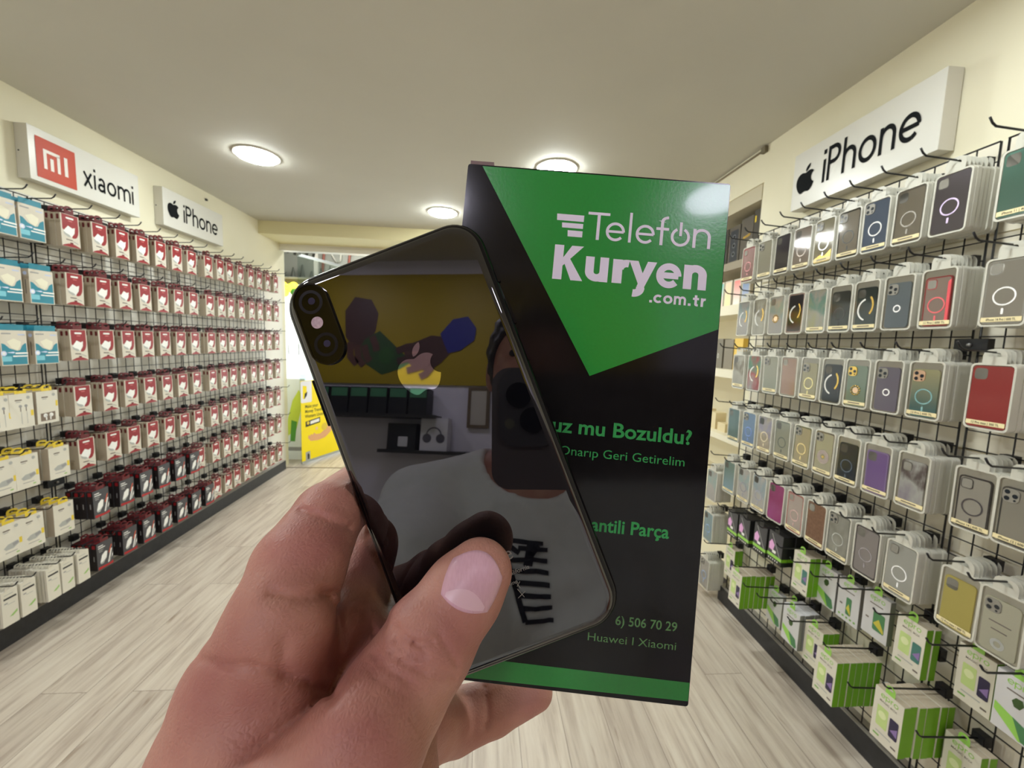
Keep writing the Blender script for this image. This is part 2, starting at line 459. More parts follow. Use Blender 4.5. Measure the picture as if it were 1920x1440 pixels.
# ---------------------------------------------------------------- sign boxes above the grids
sign_face = mat('sign_face', S(216, 215, 208), .3)
sign_side = mat('sign_side', S(205, 202, 192), .4)
sign_ink = mat('sign_ink', S(26, 28, 30), .75, ior=1.15)
orange = mat('sign_orange', S(184, 56, 16), .5)
def sign(mx, w, h, label):
    o = empty('sign_box', mx); tag(o, label, 'sign', 'sign boxes above the displays')
    MB().box(-w/2, w/2, 0, .058, -h/2, h/2, sign_side).build('housing', o)
    MB().box(-w/2, w/2, -.002, 0, -h/2, h/2, sign_face).build('face', o)
    MB().cyl((-w/2-.001, .045, 0), .004, .002, sign_ink, 'x', 8).build('screw', o)
    return o
def brand_line(mb, x, z, hgt, y=-.0035):
    for poly in APPLE: mb.flat([(a*hgt+x, b*hgt+z) for a, b in poly], y, sign_ink)
S1 = sign(TR(-2.341, 2.655, 2.498) @ RZ(90), .66, .268, 'white sign box with orange square emblem and black lower-case lettering')
m = MB(); y = -.0035
m.flat(rrect(.205, .205, .004, -.195, -.008), y, orange)
cr = mat('sign_white', S(226, 220, 214), .4)
for x0, x1, z0, z1 in [(-.262, -.246, -.058, .042), (-.246, -.178, .026, .042), (-.194, -.178, -.058, .030), (-.229, -.212, -.058, .005), (-.156, -.138, -.058, .042)]:
    m.flat([(x0, z0), (x1, z0), (x1, z1), (x0, z1)], y-.0008, cr)
m.flat([(-.19, .042), (-.178, .042), (-.178, .03)], y-.0009, cr)
m.build('emblem', S1)
m = MB(); q, wd = word('xiaomi', .083, .0145, .0145, 1.42); put_quads(m, [[(a*.335/wd, b) for a, b in k] for k in q], -.050, -.066, y, sign_ink); m.build('lettering', S1)
S2 = sign(TR(-2.341, 3.525, 2.512) @ RZ(90), .67, .268, 'white sign box with black fruit emblem and lettering above the charger wall')
m = MB(); brand_line(m, -.238, .008, .135); m.build('emblem', S2)
m = MB(); q, wd = word('iPhone', .093, .0165, .0125, 1.45); put_quads(m, [[(a*.40/wd, b) for a, b in k] for k in q], -.135, -.062, y, sign_ink); m.build('lettering', S2)
S3 = sign(TR(1.566, 1.70, 2.46) @ RZ(-90), .675, .272, 'white sign box with black fruit emblem and lettering above the case wall')
m = MB(); brand_line(m, -.258, -.003, .13); m.build('emblem', S3)
m = MB(); q, wd = word('iPhone', .104, .0185, .0145, 1.45); put_quads(m, [[(a*.425/wd, b) for a, b in k] for k in q], -.155, -.062, y, sign_ink); m.build('lettering', S3)

# ---------------------------------------------------------------- wire grids
def grid(name, x, y0, y1, z0, z1, step, label, sgn):
    m = MB(); r = .0022
    ny = max(1, round((y1-y0)/step)); nz = round((z1-z0)/step)
    for i in range(ny+1):
        y = y0+(y1-y0)*i/ny
        m.tube([(x, y, z0), (x, y, z1)], r*1.5 if i in (0, ny) else r, wire_black, 5)
    for j in range(nz+1):
        z = z0+(z1-z0)*j/nz
        m.tube([(x+sgn*.003, y0, z), (x+sgn*.003, y1, z)], r*1.4 if j in (0, nz) else r, wire_black, 5)
    o = m.build(name); tag(o, label, 'grid panel', 'black wire grid panels')
    return o
grid('wire_grid', WL, 1.335, 2.322, .155, 2.27, .06, 'black wire grid panel behind the blue and slim white packs', 1)
grid('wire_grid', WL, 2.34, 3.325, .155, 2.27, .06, 'black wire grid panel behind the dark boxes of the charger wall', 1)
grid('wire_grid', WL, 3.343, 4.545, .155, 2.27, .06, 'black wire grid panel at the glass door end of the charger wall', 1)
grid('wire_grid', WR, .20, 1.174, .11, 2.272, .06, 'black wire grid panel at the yellow case end of the case wall', -1)
grid('wire_grid', WR, 1.194, 2.29, .11, 2.272, .06, 'black wire grid panel under the large sign of the case wall', -1)
# small black clamps that join the panels
for i, (x, y, z, s_, lab) in enumerate([(WL+.006, 2.331, 2.06, 1, 'small black grid clamp under the lowest edge of the top blue pack'), (WL+.006, 2.331, .75, 1, 'small black grid clamp beside the dark boxes, low on the charger wall'),
        (WR-.006, 1.184, 1.645, -1, 'black grid clamp beside the red case pack on the case wall'), (WR-.006, 1.184, .60, -1, 'black grid clamp behind the white boxes low on the case wall')]):
    m = MB(); m.box(x-.012, x+.012, y-.045, y+.045, z-.02, z+.02, clip_black)
    o = m.build('grid_clamp'); tag(o, lab, 'clamp')
    MB().sphere((x+s_*.016, y, z), .007, mat('knob_grey', S(150, 150, 150), .3, .8), 10, 6).build('knob', o)
# the cable duct along the ceiling over the alcove and its little junction box
m = MB(); m.tube([(XR-.006, 2.38, 2.785), (XR-.006, 3.6, 2.79), (XR-.006, 5.0, 2.795)], .006, mat('cable_grey', S(150, 140, 120), .5), 6)
tag(m.build('ceiling_cable'), 'thin grey cable running along the ceiling edge over the shelf alcove', 'cable')
tag(MB().box(XR-.02, XR, 2.35, 2.385, 2.765, 2.8, mat('junction', S(120, 112, 92), .6)).build('junction_box'), 'tiny brown junction box at the ceiling corner of the shelf alcove', 'junction box')
tag(MB().box(XL, XL+.015, 3.74, 3.755, 2.73, 2.745, ink).build('wall_plug'), 'tiny dark wall plug near the ceiling above the charger wall', 'wall plug')

# ---------------------------------------------------------------- pegs
def peg_mesh(L):
    m = MB()
    m.tube([(0, 0, 0), (0, -L, .012), (0, -L-.012, .02), (0, -L-.022, .034)], .0030, hook_black, 6)
    return m.mesh('peg_hook')
def clip_mesh():
    m = MB(); m.box(-.017, .017, -.014, .012, -.018, .016, clip_black); m.box(-.015, .015, -.017, -.014, -.012, .010, clip_black)
    return m.mesh('clip')
PEG, PEGS, CLIP = peg_mesh(.205), peg_mesh(.165), clip_mesh()
def peg(mx, label, group, me=PEG):
    o = link('peg_hook', me, None, mx); tag(o, label, 'peg hook', group)
    link('clip', CLIP, o)
    return o
# a pack's frame: x to the right seen from the front, -y out of the wall, z up; origin at the front face centre
def Lmx(X, y, z, tilt=0, yaw=0): return TR(X, y, z) @ RZ(90+yaw) @ RX(tilt)
def Rmx(X, y, z, tilt=0, yaw=0): return TR(X, y, z) @ RZ(-90+yaw) @ RX(tilt)

def tab(m, w, z0, h, mt, y0=.001, y1=.0018):
    """hanging tab with a slot"""
    r = h*.45
    out = [(-w/2, z0), (w/2, z0), (w/2, z0+h-r)]+[(w/2-r+r*math.cos(a), z0+h-r+r*math.sin(a)) for a in (.5, 1.0, 1.57)]+[(-w/2+r-r*math.cos(a), z0+h-r+r*math.sin(a)) for a in (1.57, 1.0, .5)]+[(-w/2, z0+h-r)]
    sw, sh = w*.26, h*.13; cz = z0+h*.62
    inn = [(-sw, cz-sh), (sw, cz-sh), (sw, cz), (sw*.8, cz+sh*.8), (sw*.5, cz+sh), (sw*.2, cz+sh), (-sw*.2, cz+sh), (-sw*.5, cz+sh), (-sw, cz)][:len(out)]
    while len(inn) < len(out): inn.append(inn[-1])
    m.ring(out, inn, y0, mt); m.ring(out[::-1], inn[::-1], y1, mt)
    n = len(out); v = [(a, y0, b) for a, b in out]+[(a, y1, b) for a, b in out]
    m.add(v, [(i+n, (i+1) % n+n, (i+1) % n, i) for i in range(n)], mt)

# ---------------------------------------------------------------- charger boxes
card = mat('card_white', S(208, 201, 186), .45)
card_shaded = mat('card_shaded', S(178, 166, 146), .6)  # white card toned down as if in shade, for sides and tops
red_p = mat('print_red', S(142, 24, 31), .4)
red_d = mat('print_dark_red', S(98, 20, 26), .5)
grey_p = mat('print_grey', S(150, 150, 150), .5)
txt_g = mat('print_text', S(110, 100, 92), .5)
prod_w = mat('print_product', S(236, 236, 232), .4)
prod_s = mat('print_product_edge', S(170, 172, 168), .4)
BW, BH, BD = .096, .171, .0255
def charger_box(front=True):
    m = MB(); w, h, d = BW, BH, BD
    m.box(-w/2, w/2, 0, d, -h/2, h/2, card)
    for sx in (-1, 1):                                     # sides darkened to carry their shade, plus the red mark
        x = sx*(w/2+.0003)
        m.poly([(x, .0006, -h/2), (x, d, -h/2), (x, d, h/2), (x, .0006, h/2)][::sx], card_shaded)
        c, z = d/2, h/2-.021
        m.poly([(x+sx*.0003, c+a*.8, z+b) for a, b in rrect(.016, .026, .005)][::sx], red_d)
    m.poly([(-w/2, 0, h/2+.0003), (w/2, 0, h/2+.0003), (w/2, d, h/2+.0003), (-w/2, d, h/2+.0003)], card_shaded)
    if front:
        y = -.0003
        x0, x1 = -w/2+.007, w/2-.005
        m.flat([(x0, h/2-.002), (x0, .004), (-.012, -.010), (.010, -.036), (.022, -.035), (.032, -.028), (x1-.003, -.010), (x1, .012), (x1, h/2-.002)], y, red_p)
        m.flat([(-.038, -.006), (-.012, .026), (.010, .016), (.024, .022), (.020, -.008), (.004, -.032), (-.014, -.034), (-.034, -.022)], y-.0003, prod_w)
        m.flat([(-.038, -.006), (-.034, -.022), (-.014, -.034), (.002, -.031), (-.008, -.021), (-.026, -.015)], y-.0005, prod_s)
        m.flat(rrect(.040, .009, .004, 0, .066), y-.0003, prod_w)
        m.flat(rrect(.022, .004, .002, .002, .052), y-.0003, mat('print_pink', S(205, 110, 110), .5))
        m.flat([(-.026, -.044), (.008, -.046), (.008, -.052), (-.026, -.05)], y, txt_g)
        m.flat([(.010, -.050), (.036, -.060), (.036, -.064), (.010, -.054)], y, grey_p)
        m.flat([(-.006, -.060), (.010, -.060), (.010, -.068), (-.006, -.068)], y, red_d)
        m.flat([(-w/2+.002, -h/2+.001)]+[(-w/2+.002+(w-.004)*i/10, -h/2+.004+.015*math.sin(math.pi*i/10)) for i in range(11)]+[(w/2-.002, -h/2+.001)], y, red_p)
    return m
def tabmesh(w, z0, h, mt, name='hang_tab'):
    m = MB(); tab(m, w, z0, h, mt); return m.mesh(name)
CH_F = charger_box(True).mesh('charger_box'); CH_B = charger_box(False); tab(CH_B, .05, BH/2, .045, red_d); CH_B = CH_B.mesh('charger_box')
CH_T = tabmesh(.05, BH/2, .045, red_d)

# taller dark gift boxes with red edges
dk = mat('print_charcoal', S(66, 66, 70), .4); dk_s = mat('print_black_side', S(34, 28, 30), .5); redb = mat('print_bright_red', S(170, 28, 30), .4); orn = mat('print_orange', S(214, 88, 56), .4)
def dark_box(front=True):
    m = MB(); w, h, d = .099, .160, .032
    m.box(-w/2, w/2, 0, d, -h/2, h/2, dk)
    for sx in (-1, 1):
        x = sx*(w/2+.0003)
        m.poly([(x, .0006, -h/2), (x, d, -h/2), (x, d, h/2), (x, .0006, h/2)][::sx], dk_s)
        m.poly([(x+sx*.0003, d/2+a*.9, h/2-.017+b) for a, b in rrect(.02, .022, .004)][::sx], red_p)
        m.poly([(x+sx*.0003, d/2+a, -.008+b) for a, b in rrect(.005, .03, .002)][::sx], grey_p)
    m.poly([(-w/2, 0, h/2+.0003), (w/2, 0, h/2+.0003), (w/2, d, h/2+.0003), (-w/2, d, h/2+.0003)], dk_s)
    m.poly([(-w/2+.004, 0.004, h/2+.0006), (w/2-.02, 0.004, h/2+.0006), (w/2-.02, d-.006, h/2+.0006), (-w/2+.004, d-.006, h/2+.0006)], red_d)
    if front:
        y = -.0003
        for x0, z, l in ((-.04, .058, .03), (-.04, .046, .042), (-.038, .034, .03), (-.036, .024, .022)): m.flat([(x0, z), (x0+l, z), (x0+l, z+.005), (x0, z+.005)], y, prod_w if z > .04 else grey_p)
        m.flat([(-.032, -.04), (-.020, .002), (.002, .018), (.014, .012), (.008, -.022), (-.012, -.05), (-.028, -.05)], y, prod_w)
        m.flat([(-.032, -.04), (-.028, -.05), (-.012, -.05), (.004, -.026), (-.014, -.038)], y-.0003, prod_s)
        m.flat([(.014, -.06), (.022, -.06), (.044, .016), (.036, .016)], y-.0002, prod_w)
        m.flat([(.024, -.062), (.034, -.05), (.046, -.01), (.046, -.03)], y-.0002, prod_w)
        m.flat([(.020, -.005), (.026, -.005), (.044, .04), (.038, .04)], y-.0004, orn)
        m.flat([(-w/2+.006, -h/2+.002), (w/2-.002, -h/2+.002), (w/2-.002, -h/2+.018), (.02, -h/2+.012), (-w/2+.006, -h/2+.018)], y, redb)
    return m
DK_F = dark_box(True).mesh('accessory_box'); DK_B = dark_box(False); tab(DK_B, .05, .079, .04, red_d); DK_B = DK_B.mesh('accessory_box'); DK_T = tabmesh(.05, .079, .04, red_d)

# blue packs
blu = mat('print_teal_blue', S(40, 128, 148), .4); blu_d = mat('print_navy', S(40, 74, 120), .4); snow = mat('print_snow', S(226, 222, 200), .45)
def blue_box(front=True):
    m = MB(); w, h, d = .113, .168, .034
    m.box(-w/2, w/2, 0, d, -h/2, h/2, card)
    for sx in (-1, 1):
        x = sx*(w/2+.0003)
        m.poly([(x, .0006, -h/2), (x, d, -h/2), (x, d, h/2), (x, .0006, h/2)][::sx], card_shaded)
        m.poly([(x+sx*.0003, d/2+a, h/2-.022+b) for a, b in circ(.009)][::sx], blu_d)
        m.poly([(x+sx*.0003, d/2+a, -.004+b) for a, b in rrect(.005, .07, .002)][::sx], txt_g)
    m.poly([(-w/2, 0, h/2+.0003), (w/2, 0, h/2+.0003), (w/2, d, h/2+.0003), (-w/2, d, h/2+.0003)], blu)
    if front:
        y = -.0003; x0, x1 = -w/2+.004, w/2-.004
        m.flat([(x0, .022), (-.04, .018), (-.02, -.002), (.012, -.014), (.024, -.010), (.034, .012), (.05, .024), (x1, .018), (x1, -h/2+.004), (x0, -h/2+.004)], y, blu)
        m.flat([(-.03, .03), (.0, .045), (.03, .03), (.026, .008), (.012, -.012), (-.012, 0)], y-.0002, snow)
        m.flat(circ(.012, -.046, -.026), y-.0003, blu_d); m.flat(circ(.006, -.046, -.026), y-.0005, prod_w)
        m.flat([(-.034, -.022), (-.006, -.026), (.002, -.022), (-.006, -.018)], y-.0003, blu_d)
        m.flat(rrect(.056, .007, .003, .03, -.026), y-.0003, prod_w); m.flat(rrect(.066, .006, .003, .024, -.040), y-.0003, prod_w)
        m.flat(rrect(.04, .024, .003, -.034, -.052), y-.0003, mat('print_pale_blue', S(120, 190, 205), .4))
        m.flat(rrect(.04, .006, .002, -.03, .068), y, grey_p); m.flat(rrect(.030, .006, .001, .034, .064), y, blu_d)
    return m
def wide_tab(m): m.box(-.052, .048, .0008, .002, .0825, .112, blu)
BL_F = blue_box(True).mesh('accessory_pack'); BL_B = blue_box(False); wide_tab(BL_B); BL_B = BL_B.mesh('accessory_pack'); m = MB(); wide_tab(m); BL_T = m.mesh('hang_tab')

# white boxes with yellow tabs: earbuds, cables and adapters
ylw = mat('print_yellow', S(226, 198, 60), .4); white_c = mat('card_cream', S(216, 212, 198), .4)
def yellow_box(kind, front=True):
    m = MB(); w, h, d = .101, .167, .036
    m.box(-w/2, w/2, 0, d, -h/2, h/2, white_c)
    for sx in (-1, 1):
        x = sx*(w/2+.0003); m.poly([(x, .0006, -h/2), (x, d, -h/2), (x, d, h/2), (x, .0006, h/2)][::sx], card_shaded)
    m.poly([(-w/2, 0, h/2+.0003), (w/2, 0, h/2+.0003), (w/2, d, h/2+.0003), (-w/2, d, h/2+.0003)], card_shaded)
    if front:
        y = -.0003
        m.flat(rrect(.03, .006, .002, -.012, .052), y, txt_g); m.flat(rrect(.02, .003, .001, -.014, .043), y, grey_p)
        m.flat(circ(.008, .03, .062), y, prod_s)
        m.flat([(w/2-.014, -.002), (w/2-.002, -.002), (w/2-.002, -.03), (w/2-.014, -.03)] if kind != 'buds' else [(w/2-.012, .03), (w/2-.002, .03), (w/2-.002, .0), (w/2-.012, .0)], y, ylw)
        if kind == 'buds':
            m.flat([(-.036, -.03), (.034, -.026), (.034, -.07), (-.036, -.07)], y, mat('print_taupe', S(122, 106, 92), .5))
            for sx in (-1, 1):
                m.flat(circ(.010, sx*.014, -.042, 14), y-.0003, prod_w); m.flat(rrect(.006, .03, .003, sx*.010, -.052), y-.0003, prod_w)
        elif kind == 'cable':
            for x in (-.006, .018):
                m.flat(circ(.007, x, .022, 14), y, grey_p); m.flat(rrect(.004, .02, .001, x, .006), y, txt_g); m.flat(rrect(.0025, .06, .001, x+.002, -.036), y, prod_s)
        else:
            m.flat([(-.03, -.03), (-.012, -.016), (.03, -.010), (.036, -.026), (.01, -.042), (-.022, -.042)], y, prod_s); m.flat([(.006, -.018), (.03, -.012), (.034, -.024), (.01, -.034)], y-.0003, grey_p)
            m.flat(rrect(.05, .003, .001, 0, -.056), y, grey_p)
            m.flat(rrect(.014, .006, .002, .026, -.068), y, mat('print_leaf', S(150, 190, 110), .5))
    return m
YBX = {k: yellow_box(k).mesh('accessory_box') for k in ('buds', 'cable', 'adapter')}
YB_B = yellow_box('cable', False); tab(YB_B, .05, .081, .034, ylw); YB_B = YB_B.mesh('accessory_box'); YB_T = tabmesh(.05, .081, .034, ylw)

# slim white boxes on the lowest row
def slim_box(front=True):
    m = MB(); w, h, d = .064, .170, .0105
    m.box(-w/2, w/2, 0, d, -h/2, h/2, white_c)
    if front:
        y = -.0003
        m.flat([(-.024, .052), (.026, .052), (.026, .043), (-.024, .043)], y, ink)
        m.flat(rrect(.014, .006, .002, -.016, .026), y, grey_p); m.flat(rrect(.03, .0025, .001, .004, .018), y, prod_s)
        m.flat([(-.006, -.044), (.026, -.022), (.026, -.034), (.008, -.046)], y, mat('print_leaf', S(150, 190, 110), .5))
        m.flat(rrect(.034, .003, .001, -.004, .066), y, prod_s)
    return m
SL_F = slim_box(True).mesh('cable_box'); SL_B = slim_box(False); tab(SL_B, .034, .0825, .02, white_c); SL_B = SL_B.mesh('cable_box'); SL_T = tabmesh(.034, .0825, .02, white_c)

rnd = random.Random(4)
def hang(side, fmesh, bmesh_, tmesh, name, y, z, XF, n, d, fl, bl, cat, group, hooklab, hook_dz, hgroup, children=None, W=WL, pegm=PEG):
    """one peg with its row of packs, the front one first"""
    mk = Lmx if side > 0 else Rmx
    tilt = rnd.uniform(-1.2, 1.2)
    peg(mk(W+side*.004, y, z+hook_dz-.006), hooklab, hgroup, pegm)
    o = link(name, fmesh, None, mk(XF, y, z, tilt, rnd.uniform(-1.5, 1.5))); tag(o, fl, cat, group)
    if tmesh: link('hang_tab', tmesh, o)
    if children: children(o)
    for i in range(1, n):
        x = XF-side*(i*d)
        b = link(name, bmesh_, None, mk(x, y+rnd.uniform(-.003, .003), z+rnd.uniform(-.002, .002), tilt*.8, rnd.uniform(-1, 1)))
        tag(b, bl % ORD[i+1], cat, group)
    return o

LCOL = [1.027*q for q in [2.348, 2.512, 2.655, 2.80, 2.945, 3.09, 3.237, 3.42, 3.565, 3.693, 3.845, 4.008, 4.150, 4.305, 4.462]]
ROWS = ['top', 'second', 'third', 'fourth', 'fifth', 'sixth', 'bottom']
LZ = [1.6+1.027*(q-1.6) for q in [2.122, 1.82, 1.522, 1.218, .923, .622, .308]]
XFL = WL+.112
for ri, (rn, z) in enumerate(zip(ROWS, LZ)):
    for ci, y in enumerate(LCOL):
        n = 4 if ci < 2 else (3 if ci < 7 else 2)
        zz = z+.012*(y-3.3)/1.2
        c1 = ORD[ci+1]
        if (ri == 5 and ci < 6) or (ri == 6 and ci < 7):
            hang(1, DK_F, DK_B, DK_T, 'accessory_box', y, (1.6+(zz-1.6)/1.027)-.012, WL+.170, 4 if ci < 4 else 3, .036,
                 'charcoal and red accessory box, front of the %s peg, %s row of charger wall' % (c1, rn),
                 'charcoal and red accessory box, %%s in line on %s peg, %s row, charger wall' % (c1, rn),
                 'box', 'charcoal and red accessory boxes', 'black peg hook holding charcoal boxes, %s peg, %s row of charger wall' % (c1, rn), .108, 'pegs on the charger wall')
            continue
        hang(1, CH_F, CH_B, CH_T, 'charger_box', y, zz, XFL, n, .0273,
             'red and white charger box, front of the %s peg, %s row of charger wall' % (c1, rn),
             'red and white charger box, %%s in line on %s peg, %s row, charger wall' % (c1, rn),
             'box', 'red and white charger boxes', 'black peg hook holding red charger boxes, %s peg, %s row of charger wall' % (c1, rn), .116, 'pegs on the charger wall')
for ri in range(3):
    for ci, (y, tx) in enumerate([(1.955, 'third from the red boxes'), (2.10, 'second from the red boxes'), (2.245 if ri else 2.225, 'next to the red boxes')]):
        hang(1, BL_F, BL_B, BL_T, 'accessory_pack', y, LZ[ri]-.02, XFL, 3, .036, 'teal blue and white pack %s, front of its peg, %s row' % (tx, ROWS[ri]),
             'teal pack %s, %%s in line on its peg, %s row' % (tx, ROWS[ri]), 'pack', 'teal blue and white packs', 'black peg hook holding teal packs %s, %s row' % (tx, ROWS[ri]), .118, 'pegs on the charger wall')
for ri, kinds in ((3, ('cable', 'cable', 'buds')), (4, ('adapter',)*3), (5, ('adapter',)*3)):
    nm = {'cable': 'cable', 'buds': 'earbud', 'adapter': 'adapter'}
    for ci, (y, tx) in enumerate([(1.995 if ri > 3 else 2.0, 'third from the red boxes'), (2.092, 'second from the red boxes'), (2.243 if ri > 3 else 2.208, 'next to the red boxes')]):
        k = kinds[ci]
        hang(1, YBX[k], YB_B, YB_T, 'accessory_box', y, LZ[ri]-.012, WL+.130, 3, .042, 'white %s box with yellow tab, %s, %s row' % (nm[k], tx, ROWS[ri]),
             'white %s box, %s, %%s in line, %s row' % (nm[k], tx, ROWS[ri]), 'box', 'white boxes with yellow tabs', 'black peg hook holding white %s boxes %s, %s row' % (nm[k], tx, ROWS[ri]), .108, 'pegs on the charger wall')
for ci, y in enumerate([2.263, 2.179, 2.107, 1.994, 1.917]):
    hang(1, SL_F, SL_B, SL_T, 'cable_box', y, .297, WL+.19, 12, .0148, 'slim white cable box, front of the %s peg from the dark boxes, bottom row' % ORD[ci+1],
         'slim white cable box, %%s in line, %s peg from the dark boxes, bottom row' % ORD[ci+1], 'box', 'slim white cable boxes', 'black peg hook holding slim white boxes, %s from the dark boxes, bottom row' % ORD[ci+1], .098, 'pegs on the charger wall')

# ---------------------------------------------------------------- phone case packs on the right wall
tray = mat('frosted_tray', S(200, 199, 188), .32)
tray_rim = mat('frosted_rim', S(204, 203, 192), .25)
tray_in = mat('frosted_inside', S(222, 219, 206), .4)
label_m = mat('price_label', S(240, 226, 178), .6)
PW, PH, PD = .105, .195, .0138
def clear_film():
    m = bpy.data.materials.new('clear_film'); m.use_nodes = True; nt = m.node_tree
    for n in list(nt.nodes): nt.nodes.remove(n)
    o = nt.nodes.new('ShaderNodeOutputMaterial'); t = nt.nodes.new('ShaderNodeBsdfTransparent'); g = nt.nodes.new('ShaderNodeBsdfGlossy'); g.inputs['Roughness'].default_value = .07
    mx = nt.nodes.new('ShaderNodeMixShader'); fr = nt.nodes.new('ShaderNodeFresnel'); fr.inputs['IOR'].default_value = 1.45
    nt.links.new(fr.outputs[0], mx.inputs[0]); nt.links.new(t.outputs[0], mx.inputs[1]); nt.links.new(g.outputs[0], mx.inputs[2]); nt.links.new(mx.outputs[0], o.inputs[0])
    return m
film = clear_film()
def tray_mb(front):
    m = MB(); o = rrect(PW, PH, .013)
    m.prism(o, 0, PD, tray, True, (0, 1))
    if front:
        m.ring(o, rrect(PW-.010, PH-.010, .010), 0, tray_rim)
        i = rrect(PW-.010, PH-.010, .010)
        n = len(i); v = [(a, 0, b) for a, b in i]+[(a*.97, .006, b*.985) for a, b in i]
        m.add(v, [(k, (k+1) % n, (k+1) % n+n, k+n) for k in range(n)], tray_in)
        m.flat([(a*.97, b*.985) for a, b in i], .006, tray_in)
    else: m.flat(o, 0, tray)
    return m
TRAY_F = tray_mb(True).mesh('case_pack'); TRAY_B = tray_mb(False); tab(TRAY_B, .056, PH/2-.002, .044, tray); TRAY_B = TRAY_B.mesh('case_pack'); TRAY_T = tabmesh(.056, PH/2-.002, .044, tray)
m = MB(); m.flat(rrect(PW-.008, PH-.008, .011), .0006, film); FILM = m.mesh('clear_window')
def lift(rgb):
    """brighter tone of a picked plastic colour"""
    k = .62 if max(rgb) > 95 else .95  # raised to stand in for brighter light and haze on the cases
    return tuple(min(252, 255*((q/255.)**k)*1.12) for q in rgb)
def cmat(rgb, rough=.35): return mat('case_%02x%02x%02x' % tuple(rgb), S(*lift(rgb)), rough)
def grad(name, c1, c2, z0=-.08, z1=.06):
    m = mat(name, S(*c1), .3); nt = m.node_tree
    tc = nt.nodes.new('ShaderNodeTexCoord'); sp = nt.nodes.new('ShaderNodeSeparateXYZ'); mr = nt.nodes.new('ShaderNodeMapRange'); r = nt.nodes.new('ShaderNodeValToRGB')
    mr.inputs['From Min'].default_value = z0; mr.inputs['From Max'].default_value = z1
    r.color_ramp.elements[0].color = S(*lift(c1)); r.color_ramp.elements[1].color = S(*lift(c2))
    L = nt.links.new; L(tc.outputs['Object'], sp.inputs[0]); L(sp.outputs['Z'], mr.inputs['Value']); L(mr.outputs[0], r.inputs[0]); L(r.outputs[0], nt.nodes['Principled BSDF'].inputs['Base Color'])
    return m
def irid(name, cols, scale=14):
    m = noise_mat(name, S(*lift(cols[0])), S(*lift(cols[1])), scale, .18, stretch=(1, 1, .5))
    r = [n for n in m.node_tree.nodes if n.type == 'VALTORGB'][0]
    for i, c in enumerate(cols[2:]):
        e = r.color_ramp.elements.new(.42+.09*i); e.color = S(*lift(c))
    return m
dark_hole = mat('camera_hole', S(140, 137, 128), .4)
lens_m = mat('lens_dark', S(34, 40, 46), .15)
gold = mat('gold_trim', S(214, 178, 96), .25, .7)
rosegold = mat('rose_gold', S(226, 190, 160), .25, .6)
silver = mat('silver_trim', S(200, 200, 200), .25, .8)
